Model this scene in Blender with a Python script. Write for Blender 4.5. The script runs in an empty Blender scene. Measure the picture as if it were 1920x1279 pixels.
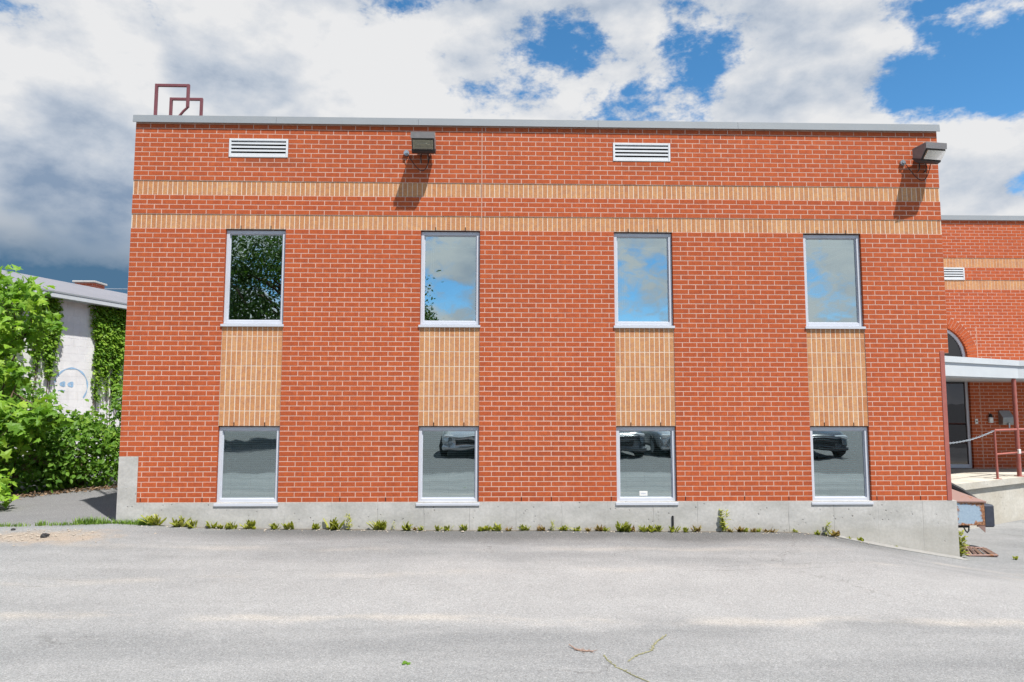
import bpy, math, random
import numpy as np
from mathutils import Vector, Matrix, Quaternion

rad = math.radians
RNG = np.random.default_rng(7)
random.seed(7)
scene = bpy.context.scene
COL = scene.collection

# ------------------------------------------------------------------ camera
cam_data = bpy.data.cameras.new('camera')
cam = bpy.data.objects.new('camera', cam_data)
COL.objects.link(cam)
CAM = Vector((0.0, -9.3137, 1.3226))
YAW, PITCH, ROLL = 0.0271, 0.0881, -0.0011
fwd = Vector((math.sin(YAW) * math.cos(PITCH), math.cos(YAW) * math.cos(PITCH), math.sin(PITCH)))
rgt = Vector((math.cos(YAW), -math.sin(YAW), 0))
dwn = fwd.cross(rgt)
r2 = math.cos(ROLL) * rgt + math.sin(ROLL) * dwn
d2 = -math.sin(ROLL) * rgt + math.cos(ROLL) * dwn
cam.matrix_world = Matrix(((r2.x, -d2.x, -fwd.x, CAM.x), (r2.y, -d2.y, -fwd.y, CAM.y),
                           (r2.z, -d2.z, -fwd.z, CAM.z), (0, 0, 0, 1)))
cam_data.sensor_width = 36
cam_data.lens = 36 * 1292.6 / 1920
cam_data.clip_start = 0.05
cam_data.clip_end = 2000
scene.camera = cam

# ------------------------------------------------------------------ exposure
scene.view_settings.view_transform = 'Standard'
scene.view_settings.look = 'None'
scene.view_settings.gamma = 1
scene.view_settings.exposure = 0.94
scene.view_settings.use_curve_mapping = False
scene.cycles.adaptive_threshold = .015
scene.cycles.max_bounces = 5
scene.cycles.diffuse_bounces = 3
scene.cycles.glossy_bounces = 3
scene.cycles.transmission_bounces = 4
scene.cycles.transparent_max_bounces = 8
scene.cycles.caustics_reflective = False
scene.cycles.caustics_refractive = False

# ------------------------------------------------------------------ node helper
class NT:
    def __init__(s, tree):
        s.t = tree
        s.n = tree.nodes
        s.l = tree.links
    def link(s, a, b):
        s.l.new(a, b)
    def node(s, typ, props=None, **ins):
        n = s.n.new(typ)
        for k, v in (props or {}).items():
            setattr(n, k, v)
        for k, v in ins.items():
            key = int(k[1:]) if k[0] == 'i' and k[1:].isdigit() else k.replace('_', ' ')
            s.put(n.inputs[key], v)
        return n
    def put(s, sock, v):
        if isinstance(v, bpy.types.NodeSocket):
            s.l.new(v, sock)
        else:
            if sock.type == 'RGBA' and hasattr(v, '__len__') and len(v) == 3:
                v = (*v, 1)
            sock.default_value = v
    def m(s, op, a, b=None, c=None, clamp=False):
        n = s.node('ShaderNodeMath', {'operation': op, 'use_clamp': clamp})
        s.put(n.inputs[0], a)
        if b is not None: s.put(n.inputs[1], b)
        if c is not None: s.put(n.inputs[2], c)
        return n.outputs[0]
    def v(s, op, a, b=None):
        n = s.node('ShaderNodeVectorMath', {'operation': op})
        s.put(n.inputs[0], a)
        if b is not None: s.put(n.inputs[1], b)
        return n.outputs['Value'] if op in ('DOT_PRODUCT', 'LENGTH') else n.outputs[0]
    def noise(s, vec, scale, detail=3, rough=.55, dist=0.0, col=False):
        n = s.node('ShaderNodeTexNoise', Scale=scale, Detail=detail, Roughness=rough, Distortion=dist)
        s.put(n.inputs['Vector'], vec)
        return n.outputs['Color' if col else 'Fac']
    def mr(s, val, a, b, c=0.0, d=1.0, typ='SMOOTHSTEP'):
        n = s.node('ShaderNodeMapRange', {'interpolation_type': typ})
        for i, x in enumerate((val, a, b, c, d)):
            s.put(n.inputs[i], x)
        return n.outputs[0]
    def mix(s, fac, a, b, blend='MIX'):
        n = s.node('ShaderNodeMix', {'data_type': 'RGBA', 'blend_type': blend})
        s.put(n.inputs[0], fac); s.put(n.inputs[6], a); s.put(n.inputs[7], b)
        return n.outputs[2]
    def scalevec(s, vec, xyz):
        return s.v('MULTIPLY', vec, xyz)
    def sep(s, vec):
        n = s.node('ShaderNodeSeparateXYZ'); s.put(n.inputs[0], vec)
        return n.outputs
    def bump(s, h, strength=.3, dist=.01):
        n = s.node('ShaderNodeBump', Strength=strength, Distance=dist)
        s.put(n.inputs['Height'], h)
        return n.outputs[0]

# ------------------------------------------------------------------ sun and sky
SUNV = Vector((0.78, -1.0, 2.5)).normalized()      # towards the sun
EL = math.asin(SUNV.z)
AZ = math.atan2(SUNV.x, SUNV.y)
sun_data = bpy.data.lights.new('sun', 'SUN')
sun_data.energy = 4.15
sun_data.angle = rad(0.6)
sun_data.color = (1.0, 0.955, 0.89)
sun = bpy.data.objects.new('sun', sun_data)
COL.objects.link(sun)
sun.rotation_euler = (-SUNV).to_track_quat('-Z', 'Y').to_euler()

SKY_STRENGTH = 0.1
world = bpy.data.worlds.new('World')
scene.world = world
world.use_nodes = True
W = NT(world.node_tree)
W.n.clear()
sky = W.node('ShaderNodeTexSky', {'sky_type': 'NISHITA', 'sun_disc': False, 'sun_elevation': EL,
                                   'sun_rotation': AZ, 'air_density': 0.9, 'dust_density': 0.1, 'ozone_density': 2.0, 'altitude': 1800})
geo = W.node('ShaderNodeTexCoord')
dirv = geo.outputs['Generated']
def blob(c, sx, sz, amp, power=1.0):
    d = W.v('SUBTRACT', dirv, c)
    d = W.scalevec(d, (1 / sx, 1 / sx, 1 / sz))
    q = W.v('DOT_PRODUCT', d, d)
    e = W.m('POWER', 2.718, W.m('MULTIPLY', q, -0.5))
    return W.m('MULTIPLY', e, amp)
def ssum(lst):
    a = lst[0]
    for b in lst[1:]:
        a = W.m('ADD', a, b)
    return a
OFF = (3.7, 1.9, 5.3)
pv = W.v('ADD', W.scalevec(dirv, (1.0, 1.0, 1.7)), OFF)
big = W.noise(pv, 3.6, 7, .66)
holes = ssum([blob((.080, .873, .478), .050, .028, .19), blob((.185, .885, .415), .035, .012, .14),
              blob((.290, .85, .438), .054, .028, .19), blob((.535, .755, .355), .07, .05, .34), blob((.64, .70, .42), .06, .05, .2),
              blob((.475, .80, .36), .022, .022, .12), blob((.60, .75, .245), .016, .018, .24), blob((-.47, .759, .486), .04, .014, .26),
              blob((-.312, .815, .514), .03, .016, .26), blob((-.02, .857, .534), .05, .010, .26)])
fills = ssum([blob((-.30, .85, .36), .28, .13, .26), blob((.16, .90, .31), .30, .06, .27),
              blob((.39, .82, .43), .07, .08, .26), blob((-.5, .82, .2), .25, .10, .24), blob((.19, .865, .47), .022, .03, .12),
              blob((.60, .77, .24), .10, .05, .26), blob((.18, .86, .53), .20, .022, .2)])
big_c = W.m('ADD', W.m('MULTIPLY', W.m('SUBTRACT', big, .5), 1.9), .5)
dens = W.m('ADD', W.m('SUBTRACT', big_c, holes), fills)
zs = W.sep(dirv)[2]
dens = W.m('ADD', dens, W.mr(zs, .05, .30, .04, 0))      # clouds close up towards the horizon
cover = W.mr(dens, .40, .58)
# relief of the clouds: the same field sampled a step towards the sun
pv2 = W.v('ADD', W.scalevec(W.v('ADD', dirv, tuple(SUNV * .045)), (1.0, 1.0, 1.7)), OFF)
big2 = W.noise(pv2, 3.6, 4, .66)
rel = W.m('MULTIPLY', W.m('SUBTRACT', big, big2), 1.7)
soft = W.noise(W.scalevec(dirv, (1.3, 1.3, 2.0)), 3.3, 3, .6)
lum = W.m('ADD', W.m('ADD', .72, rel), W.m('MULTIPLY', W.m('SUBTRACT', soft, .5), 1.3))
dips = ssum([blob((-.37, .85, .40), .05, .03, .28), blob((-.30, .86, .36), .05, .022, .22), blob((-.54, .80, .29), .12, .06, .14),
             blob((.45, .83, .375), .10, .03, .10)])
lifts = ssum([blob((-.25, .85, .42), .14, .05, .18), blob((.15, .92, .33), .22, .04, .14)])
lum = W.m('ADD', W.m('SUBTRACT', lum, dips), lifts)
ccol = W.node('ShaderNodeValToRGB')
W.put(ccol.inputs[0], lum)
cr = ccol.color_ramp
cr.elements[0].position, cr.elements[0].color = .12, (.27, .36, .50, 1)
cr.elements[1].position, cr.elements[1].color = .80, (.86, .865, .875, 1)
e = cr.elements.new(.45); e.color = (.55, .61, .70, 1)
# the heavy rain cloud low on the left
storm = blob((-.64, .80, .14), .34, .050, 1.2)
storm = W.m('ADD', storm, W.m('MULTIPLY', W.m('SUBTRACT', big, .52), W.m('MULTIPLY', storm, 1.6)), clamp=True)
ccol2 = W.mix(storm, ccol.outputs[0], (.085, .185, .31))
gain = W.node('ShaderNodeVectorMath', {'operation': 'SCALE'})
W.put(gain.inputs[0], ccol2)
gain.inputs['Scale'].default_value = 1.0 / (SKY_STRENGTH * 2.0)
hsv = W.node('ShaderNodeHueSaturation', Hue=.490, Saturation=1.24, Value=1.04, Color=sky.outputs[0])
col = W.mix(cover, hsv.outputs[0], gain.outputs[0])
bg = W.node('ShaderNodeBackground', Strength=SKY_STRENGTH, Color=col)
out = W.node('ShaderNodeOutputWorld')
W.link(bg.outputs[0], out.inputs[0])
world.cycles.sampling_method = 'MANUAL'
world.cycles.sample_map_resolution = 256

# ------------------------------------------------------------------ materials
def mat(name):
    m = bpy.data.materials.new(name)
    m.use_nodes = True
    T = NT(m.node_tree)
    T.n.clear()
    o = T.node('ShaderNodeOutputMaterial')
    return m, T, o
def pos(T):
    return T.node('ShaderNodeNewGeometry').outputs['Position']
def principled(T, o, color, rough=.8, metallic=0.0, normal=None, spec=.3):
    p = T.node('ShaderNodeBsdfPrincipled', Base_Color=color, Roughness=rough, Metallic=metallic)
    p.inputs['Specular IOR Level'].default_value = spec
    if normal is not None: T.put(p.inputs['Normal'], normal)
    T.link(p.outputs[0], o.inputs[0])
    return p
def simple(name, color, rough=.6, metallic=0.0, var=.12, scale=8.0, bump=0.0, spec=.4):
    m, T, o = mat(name)
    P = pos(T)
    n = T.noise(P, scale, 5, .6)
    f = T.mr(n, .25, .75, 1 - var, 1 + var, 'LINEAR')
    c = T.v('SCALE', (*color,))
    c = T.node('ShaderNodeVectorMath', {'operation': 'SCALE'})
    c.inputs[0].default_value = color
    T.put(c.inputs['Scale'], f)
    nrm = T.bump(T.noise(P, scale * 12, 4), bump, .004) if bump else None
    principled(T, o, c.outputs[0], rough, metallic, nrm, spec)
    return m

def brick_material(name, dark, mid, light, streak=0.0, vert=False):
    m, T, o = mat(name)
    P = pos(T)
    a = T.node('ShaderNodeAttribute', {'attribute_name': 'tint'}).outputs['Fac']
    r = T.node('ShaderNodeValToRGB')
    T.put(r.inputs[0], a)
    r.color_ramp.elements[0].color = (*dark, 1)
    r.color_ramp.elements[1].color = (*light, 1)
    e = r.color_ramp.elements.new(.5); e.color = (*mid, 1)
    # wire-cut texture: fine streaks along the brick
    sv = T.scalevec(P, (18, 18, 160)) if not vert else T.scalevec(P, (20, 20, 130))
    g = T.noise(sv, 1.0, 4, .65)
    g2 = T.noise(P, 55, 4, .6)
    wide = T.noise(P, .55, 4, .55)
    f = T.m('ADD', T.m('ADD', T.mr(g, .25, .75, -.10 - streak, .10 + streak, 'LINEAR'), T.mr(g2, .3, .7, -.09, .09, 'LINEAR')),
            T.mr(T.m('ADD', T.m('MULTIPLY', wide, .6), T.m('MULTIPLY', T.noise(T.scalevec(P, (6, 6, .5)), 1.0, 4, .6), .4)), .3, .7, .90, 1.10, 'LINEAR'))
    c = T.node('ShaderNodeVectorMath', {'operation': 'SCALE'})
    T.put(c.inputs[0], r.outputs[0]); T.put(c.inputs['Scale'], f)
    # fired colour drifts inside each brick: orange hearts, duller flashed patches
    mot = T.noise(P, 17, 4, .6)
    hue = T.mix(T.mr(mot, .28, .72), (.86, .90, 1.02), (1.07, 1.14, 1.0))
    c2 = T.mix(1.0, c.outputs[0], hue, 'MULTIPLY')
    # lime bloom in soft patches
    bl = T.mr(T.noise(P, 1.7, 6, .65), .60, .82, 0, .16)
    cc = T.mix(bl, c2, (.62, .36, .28))
    x, y, z = T.sep(P)
    soot = None
    for sx, szz in ((2.05, 4.57), (-3.05, 4.60)):
        dx = T.m('MULTIPLY', T.m('SUBTRACT', x, sx), 1.9); dz = T.m('MULTIPLY', T.m('SUBTRACT', z, szz), 9.0)
        q = T.m('ADD', T.m('MULTIPLY', dx, dx), T.m('MULTIPLY', dz, dz))
        q = T.mr(T.m('ADD', q, T.m('MULTIPLY', T.m('SUBTRACT', wide, .5), 2.5)), .1, 1.1, .30, 0)
        soot = q if soot is None else T.m('MAXIMUM', soot, q)
    cc = T.mix(soot, cc, (.10, .05, .035))
    h = T.m('ADD', T.m('MULTIPLY', g, .6), T.m('MULTIPLY', g2, .6))
    principled(T, o, cc, .88, 0, T.bump(h, .35, .002), .2)
    return m
M = {}
M['brick'] = brick_material('red brick', (.32, .066, .027), (.405, .083, .029), (.455, .105, .038))
M['buff'] = brick_material('buff brick', (.42, .165, .074), (.48, .220, .104), (.545, .285, .145), .05, True)

def mortar_material(name, c1, c2):
    m, T, o = mat(name)
    P = pos(T)
    n = T.noise(P, 14, 6, .65)
    n2 = T.noise(P, 1.1, 3)
    c = T.mix(T.mr(n, .25, .75, 0, 1, 'LINEAR'), c1, c2)
    c = T.mix(T.mr(n2, .45, .75, 0, .35), c, tuple(x * .72 for x in c1))
    principled(T, o, c, .95, 0, T.bump(T.noise(P, 220, 3), .4, .002), .1)
    return m
M['mortar'] = mortar_material('pink mortar', (.475, .29, .225), (.62, .425, .35))
M['buff_mortar'] = mortar_material('cream mortar', (.58, .475, .38), (.70, .60, .49))
M['wing_mortar'] = M['mortar']

def concrete_material(name, c1, c2, warm=.3, forms=True):
    m, T, o = mat(name)
    P = pos(T)
    x, y, z = T.sep(P)
    n = T.noise(T.scalevec(P, (1.2, 1.2, 2.2)), 1.4, 7, .6)
    n2 = T.noise(P, 26, 6, .7)
    c = T.mix(T.mr(n, .3, .72, 0, 1), c1, c2)
    f = T.mr(n2, .25, .75, .84, 1.12, 'LINEAR')
    sc = T.node('ShaderNodeVectorMath', {'operation': 'SCALE'})
    T.put(sc.inputs[0], c); T.put(sc.inputs['Scale'], f)
    c = sc.outputs[0]
    # bug holes and spalls
    vor = T.node('ShaderNodeTexVoronoi', Scale=15.0, Randomness=1.0)
    T.put(vor.inputs['Vector'], T.v('ADD', P, T.scalevec(T.noise(P, 9, 3, col=True), (.05, .05, .05))))
    pit = T.m('MULTIPLY', T.mr(vor.outputs['Distance'], .10, .20, 1, 0), T.mr(T.noise(P, 3.1, 3), .47, .60))
    c = T.mix(T.m('MULTIPLY', pit, .7), c, (.13, .125, .115))
    drip = T.m('MULTIPLY', T.mr(T.noise(T.scalevec(P, (9, 9, .7)), 1.0, 5, .6), .52, .8), .35)
    c = T.mix(drip, c, (.30, .29, .265))
    h = T.m('SUBTRACT', T.m('MULTIPLY', n2, .5), pit)
    if forms:
        wob = T.m('MULTIPLY', T.m('SUBTRACT', T.noise(P, 2.0, 4), .5), .10)
        fx = T.m('ABSOLUTE', T.m('SUBTRACT', T.m('FRACT', T.m('ADD', T.m('MULTIPLY', x, 1.64), wob)), .5))
        ln = T.m('MULTIPLY', T.mr(fx, 0.0, .012, 1, 0), T.mr(T.noise(P, 1.3, 3), .42, .6))
        c = T.mix(T.m('MULTIPLY', ln, .45), c, (.20, .19, .18))
        h = T.m('SUBTRACT', h, ln)
        low = T.mr(T.m('ADD', z, T.m('MULTIPLY', T.noise(P, 3.0, 4), .12)), -.36, -.20, .35, 0)
        c = T.mix(low, c, (.33, .31, .26))
    principled(T, o, c, .92, 0, T.bump(h, .5, .006), .15)
    return m
M['concrete'] = concrete_material('foundation concrete', (.37, .365, .345), (.50, .49, .47))
M['landing'] = concrete_material('landing concrete', (.40, .37, .31), (.50, .48, .43), forms=False)

M['coping'] = simple('coping sheet metal', (.25, .272, .29), .5, .0, .05, 2.0)
M['frame'] = simple('white aluminium', (.50, .525, .58), .42, .0, .04, 3.0)
M['white_metal'] = simple('white painted metal', (.47, .50, .525), .5, .0, .06, 3.0)
M['louvre'] = simple('louvre paint', (.60, .62, .64), .5, .0, .06, 4.0)
M['dark'] = simple('dark void', (.012, .012, .013), .9, 0, .2, 3.0)
M['lintel'] = simple('rusty lintel steel', (.09, .035, .025), .8, 0, .3, 20.0)
M['interior'] = simple('room paint', (.10, .115, .115), .9, 0, .1, 1.0)
M['caulk'] = simple('joint caulking', (.50, .31, .235), .7, 0, .1, 10.0)
M['redpaint'] = simple('oxide red paint', (.33, .105, .085), .55, 0, .14, 9.0)
M['darkred'] = simple('weathered red pipe', (.17, .055, .065), .55, 0, .2, 12.0)
M['lampgrey'] = simple('bronze lamp housing', (.20, .19, .19), .45, .2, .12, 20.0)
M['lampdark'] = simple('dark lamp housing', (.045, .040, .040), .55, .1, .15, 20.0)
M['zinc'] = simple('galvanised steel', (.38, .42, .46), .38, .7, .15, 30.0)
M['black'] = simple('black rubber', (.022, .022, .024), .7, 0, .2, 20.0)
M['navy'] = simple('black dock bumper', (.035, .042, .06), .75, 0, .25, 20.0)
M['plastic'] = simple('white plastic', (.68, .68, .66), .4, 0, .05, 8.0)
M['mailbox'] = simple('grey mailbox enamel', (.26, .27, .27), .35, .3, .1, 12.0)
M['blind'] = simple('blind slats', (.46, .55, .54), .6, 0, .03, 2.0)
M['bark'] = simple('bark', (.12, .085, .055), .9, 0, .35, 14.0, .5)
M['wire'] = simple('overhead cable', (.25, .28, .32), .6, 0, .1, 3.0)
M['roof_metal'] = simple('pale roof sheet', (.17, .172, .195), .7, 0, .10, .9)
M['gravel_roof'] = simple('roof membrane', (.16, .16, .16), .9, 0, .2, 3.0)
M['stone'] = simple('pale pebble', (.34, .30, .25), .9, 0, .35, 15.0)
M['asphalt_lump'] = simple('asphalt lump', (.03, .03, .032), .9, 0, .3, 60.0, .6)
M['twig'] = simple('dry twig', (.30, .20, .155), .8, 0, .3, 40.0)
M['catkin'] = simple('catkin', (.26, .25, .13), .9, 0, .25, 80.0)
M['dirt'] = simple('bare dirt', (.27, .205, .145), .95, 0, .3, 18.0, .6)
M['graffiti'] = simple('blue spray paint', (.27, .43, .62), .7, 0, .25, 9.0)

def block_material():
    m, T, o = mat('white painted block')
    P = pos(T)
    n = T.noise(P, 2.2, 6, .6); n2 = T.noise(P, 40, 5, .65)
    c = T.mix(T.mr(n, .3, .7), (.62, .62, .64), (.72, .72, .73))
    c = T.mix(T.m('MULTIPLY', T.mr(T.noise(T.scalevec(P, (5, 5, .8)), 1.2, 5), .55, .8), .35), c, (.42, .41, .38))
    principled(T, o, c, .85, 0, T.bump(n2, .35, .006), .2)
    return m
M['block'] = block_material()
M['block_joint'] = simple('painted block joint', (.63, .63, .645), .9, 0, .12, 9.0)

def brick_texture_material():
    m, T, o = mat('brick coursing far')
    P = pos(T)
    x, y, z = T.sep(P)
    cmb = T.node('ShaderNodeCombineXYZ')
    T.put(cmb.inputs[0], T.m('ADD', x, y)); T.put(cmb.inputs[1], z)
    b = T.node('ShaderNodeTexBrick', Color1=(.44, .088, .035, 1), Color2=(.36, .075, .032, 1), Mortar=(.55, .35, .28, 1), Scale=1.0)
    b.inputs['Mortar Size'].default_value = .005
    b.inputs['Brick Width'].default_value = .2
    b.inputs['Row Height'].default_value = .06667
    T.put(b.inputs['Vector'], cmb.outputs[0])
    principled(T, o, b.outputs[0], .9, 0, None, .2)
    return m
M['brick_far'] = brick_texture_material()

def glass_material(name, refl, tint, gloss, rough=0.0):
    m, T, o = mat(name)
    P = pos(T)
    lw = T.node('ShaderNodeFresnel', IOR=1.45).outputs[0]
    fac = T.m('ADD', T.m('MULTIPLY', lw, 1.0 - refl), refl, clamp=True)
    wav = T.bump(T.noise(P, 2.2, 2, .4), .05, .03)
    tr = T.node('ShaderNodeBsdfTransparent', Color=tint)
    gl = T.node('ShaderNodeBsdfGlossy', Color=gloss, Roughness=rough)
    T.put(gl.inputs['Normal'], wav)
    mx = T.node('ShaderNodeMixShader')
    T.put(mx.inputs[0], fac); T.link(tr.outputs[0], mx.inputs[1]); T.link(gl.outputs[0], mx.inputs[2])
    T.link(mx.outputs[0], o.inputs[0])
    return m
M['glass'] = glass_material('coated window glass', .56, (.82, .93, .90), (.80, .95, .98))
def clear_material():
    m, T, o = mat('clear inner glass face')
    T.link(T.node('ShaderNodeBsdfTransparent', Color=(.97, .99, .98)).outputs[0], o.inputs[0])
    return m
M['clear'] = clear_material()
M['door_glass'] = glass_material('dark door glass', .07, (.07, .07, .08), (.75, .75, .8))
M['lamp_glass'] = glass_material('lamp lens', .05, (.9, .9, .82), (.9, .9, .9), .08)

def leaf_material(name, c_dark, c_mid, c_light, trans=.35):
    m, T, o = mat(name)
    P = pos(T)
    a = T.node('ShaderNodeAttribute', {'attribute_name': 'tint'}).outputs['Fac']
    r = T.node('ShaderNodeValToRGB'); T.put(r.inputs[0], a)
    r.color_ramp.elements[0].color = (*c_dark, 1)
    r.color_ramp.elements[1].color = (*c_light, 1)
    e = r.color_ramp.elements.new(.5); e.color = (*c_mid, 1)
    n = T.mr(T.noise(P, 30, 3), .3, .7, .85, 1.15, 'LINEAR')
    sc = T.node('ShaderNodeVectorMath', {'operation': 'SCALE'}); T.put(sc.inputs[0], r.outputs[0]); T.put(sc.inputs['Scale'], n)
    p = T.node('ShaderNodeBsdfPrincipled', Base_Color=sc.outputs[0], Roughness=.5)
    p.inputs['Specular IOR Level'].default_value = .3
    tc = T.mix(1.0, sc.outputs[0], (1.15, 1.2, .45), 'MULTIPLY')
    t = T.node('ShaderNodeBsdfTranslucent', Color=tc)
    mx = T.node('ShaderNodeMixShader', Fac=trans)
    T.link(p.outputs[0], mx.inputs[1]); T.link(t.outputs[0], mx.inputs[2]); T.link(mx.outputs[0], o.inputs[0])
    return m
M['maple'] = leaf_material('maple leaves', (.085, .20, .022), (.175, .34, .032), (.32, .47, .05), .45)
M['shrub'] = leaf_material('shrub leaves', (.05, .13, .018), (.125, .265, .034), (.27, .42, .06), .48)
M['ivy'] = leaf_material('ivy leaves', (.085, .20, .022), (.19, .35, .035), (.34, .49, .065), .48)
M['tree'] = leaf_material('tree leaves', (.035, .075, .018), (.06, .125, .022), (.10, .18, .035), .3)
M['weed'] = leaf_material('weed leaves', (.16, .19, .035), (.31, .34, .065), (.48, .47, .13), .4)
M['weed_red'] = leaf_material('reddish weed leaves', (.20, .11, .065), (.32, .23, .10), (.38, .36, .11), .35)
M['grass'] = leaf_material('grass blades', (.09, .17, .03), (.16, .28, .04), (.27, .38, .07), .3)
M['litter'] = leaf_material('dry leaf litter', (.10, .06, .035), (.20, .13, .08), (.34, .25, .17), .1)

def rust_material(name, paint, amount):
    m, T, o = mat(name)
    P = pos(T)
    n = T.noise(P, 9, 7, .65, .4); n2 = T.noise(P, 45, 5, .7)
    rust = T.mix(T.mr(n2, .3, .7), (.13, .055, .028), (.36, .17, .08))
    f = T.mr(n, amount - .07, amount + .05, 1, 0)
    c = T.mix(f, paint, rust)
    principled(T, o, c, T.mr(f, 0, 1, .5, .9), 0, T.bump(T.m('ADD', n2, f), .4, .004), .3)
    return m
M['rust_blue'] = rust_material('flaking blue paint', (.27, .355, .44), .485)
M['rust'] = rust_material('rusted plate', (.24, .155, .135), .40)
def edge_rust_material():
    m, T, o = mat('blue paint rusting from the edges')
    P = pos(T)
    x, y, z = T.sep(P)
    n = T.noise(P, 14, 6, .7); n2 = T.noise(P, 45, 5, .7)
    e = T.m('MINIMUM', T.m('MINIMUM', T.m('SUBTRACT', x, 6.43), T.m('SUBTRACT', 6.83, x)), T.m('MINIMUM', T.m('SUBTRACT', z, -.375), T.m('SUBTRACT', -.052, z)))
    e = T.m('ADD', e, T.m('MULTIPLY', T.m('SUBTRACT', n, .5), .22))
    rightlow = T.m('MULTIPLY', T.mr(x, 6.55, 6.85), .05)
    f = T.mr(T.m('SUBTRACT', e, rightlow), .008, .03, 1, 0)
    rust = T.mix(T.mr(n2, .3, .7), (.12, .05, .028), (.40, .20, .10))
    paint = T.mix(T.mr(n2, .3, .75), (.25, .33, .42), (.31, .40, .48))
    principled(T, o, T.mix(f, paint, rust), .75, 0, T.bump(T.m('ADD', n2, f), .4, .004), .3)
    return m
M['rust_blue'] = edge_rust_material()

def asphalt_material():
    m, T, o = mat('weathered asphalt')
    P = pos(T)
    x, y, z = T.sep(P)
    warp = T.m('MULTIPLY', T.m('SUBTRACT', T.noise(T.scalevec(P, (.55, .55, 0)), 1.0, 3, .55), .5), 1.5)
    warp2 = T.m('MULTIPLY', T.m('SUBTRACT', T.noise(T.scalevec(P, (1.6, 1.6, 0)), 1.3, 4, .6), .5), .5)
    yw = T.m('ADD', T.m('ADD', y, warp), warp2)
    streak = T.noise(T.scalevec(P, (.22, 1.1, 0)), 1.6, 5, .6)
    c = T.mix(T.mr(streak, .3, .7), (.190, .196, .200), (.250, .255, .257))
    # bleached belt in front of the wall, stronger on the right
    belt = T.m('MULTIPLY', T.mr(yw, -4.0, -3.7), T.mr(yw, -2.2, -1.4, 1, 0))
    belt = T.m('MULTIPLY', belt, T.mr(x, -5.0, 1.5, .35, 1))
    c = T.mix(T.m('MULTIPLY', belt, .75), c, (.290, .292, .292))
    # darker newer strip along the foundation
    stripx = T.m('MULTIPLY', T.mr(x, -4.6, -2.6), T.mr(x, 4.2, 6.0, 1, 0))
    strip = T.m('MULTIPLY', T.mr(T.m('ADD', y, T.m('MULTIPLY', warp, .55)), -1.0, -.25), stripx)
    c = T.mix(T.m('MULTIPLY', strip, .92), c, (.098, .099, .10))
    # unseen darker paving behind the viewpoint, added to darken the lower panes' reflections
    c = T.mix(T.mr(T.m('ADD', y, warp2), -7.6, -7.2, .9, 0), c, (.105, .107, .11))
    # alley: older, dark asphalt
    alley = T.m('MULTIPLY', T.mr(T.m('ADD', y, T.m('MULTIPLY', warp2, .3)), -.25, .1), T.mr(x, -5.4, -4.9, 1, 0))
    c = T.mix(T.m('MULTIPLY', alley, .8), c, (.150, .150, .152))
    # sand washed along the seams
    def seam(c0, slope, w, amp):
        d = T.m('ABSOLUTE', T.m('SUBTRACT', T.m('ADD', T.m('ADD', y, T.m('MULTIPLY', warp, .35)), T.m('MULTIPLY', warp2, .35)), T.m('ADD', c0, T.m('MULTIPLY', x, slope))))
        return d, T.m('MULTIPLY', T.mr(d, 0, w, 1, 0), amp)
    sn = T.mr(T.noise(T.scalevec(P, (.6, 1.5, 0)), 1.5, 4, .65), .42, .64)
    d1, s1 = seam(-3.72, -.035, .16, .85)
    d2_, s2 = seam(-1.15, .02, .22, .55)
    d3, s3 = seam(-2.25, .10, .20, .5)
    sand = T.m('MULTIPLY', T.m('MAXIMUM', T.m('MAXIMUM', s1, s2), s3), sn)
    c = T.mix(T.m('MULTIPLY', sand, .5), c, (.42, .385, .335))
    # loose dirt at the mouth of the alley
    dx = T.m('MULTIPLY', T.m('ADD', x, 5.35), .95); dy = T.m('MULTIPLY', T.m('ADD', y, .85), 2.0)
    rr = T.m('SQRT', T.m('ADD', T.m('MULTIPLY', dx, dx), T.m('MULTIPLY', dy, dy)))
    rr = T.m('ADD', rr, T.m('MULTIPLY', T.m('SUBTRACT', T.noise(P, 3.2, 4, .65), .5), 1.5))
    c = T.mix(T.mr(rr, .35, 1.05, .75, 0), c, (.31, .25, .19))
    mid = T.noise(P, 2.6, 5, .65)
    sc0 = T.node('ShaderNodeVectorMath', {'operation': 'SCALE'}); T.put(sc0.inputs[0], c); T.put(sc0.inputs['Scale'], T.mr(mid, .28, .72, .94, 1.06, 'LINEAR'))
    c = sc0.outputs[0]
    soil = T.m('MULTIPLY', T.mr(T.m('ADD', y, T.m('MULTIPLY', T.m('SUBTRACT', T.noise(P, 5, 5, .65), .5), .16)), -.10, -.02), T.m('MULTIPLY', T.mr(x, 5.0, 6.0, 1, 0), T.mr(x, -5.0, -4.6)))
    c = T.mix(T.m('MULTIPLY', soil, .7), c, (.13, .105, .075))
    # cracks
    def crack(d, w, gate):
        fx = T.m('ADD', d, T.m('MULTIPLY', T.m('SUBTRACT', T.noise(P, 6, 3, .7), .5), .09))
        return T.m('MULTIPLY', T.mr(T.m('ABSOLUTE', fx), 0, w, 1, 0), gate)
    g1 = T.mr(T.noise(T.scalevec(P, (.5, .5, 0)), 1.0, 3), .46, .56)
    k1 = crack(T.m('SUBTRACT', d3, .10), .010, g1)
    vor = T.node('ShaderNodeTexVoronoi', {'feature': 'DISTANCE_TO_EDGE'}, Scale=.42)
    T.put(vor.inputs['Vector'], T.v('ADD', P, T.scalevec(T.noise(P, 1.6, 5, .65, col=True), (1.1, 1.1, 0))))
    k2 = T.m('MULTIPLY', T.mr(vor.outputs['Distance'], 0, .006, 1, 0), T.mr(T.noise(T.scalevec(P, (.4, .4, 0)), 1.0, 2), .56, .62))
    kk = T.m('MAXIMUM', k1, k2)
    c = T.mix(T.m('MULTIPLY', kk, .42), c, (.07, .067, .063))
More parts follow.
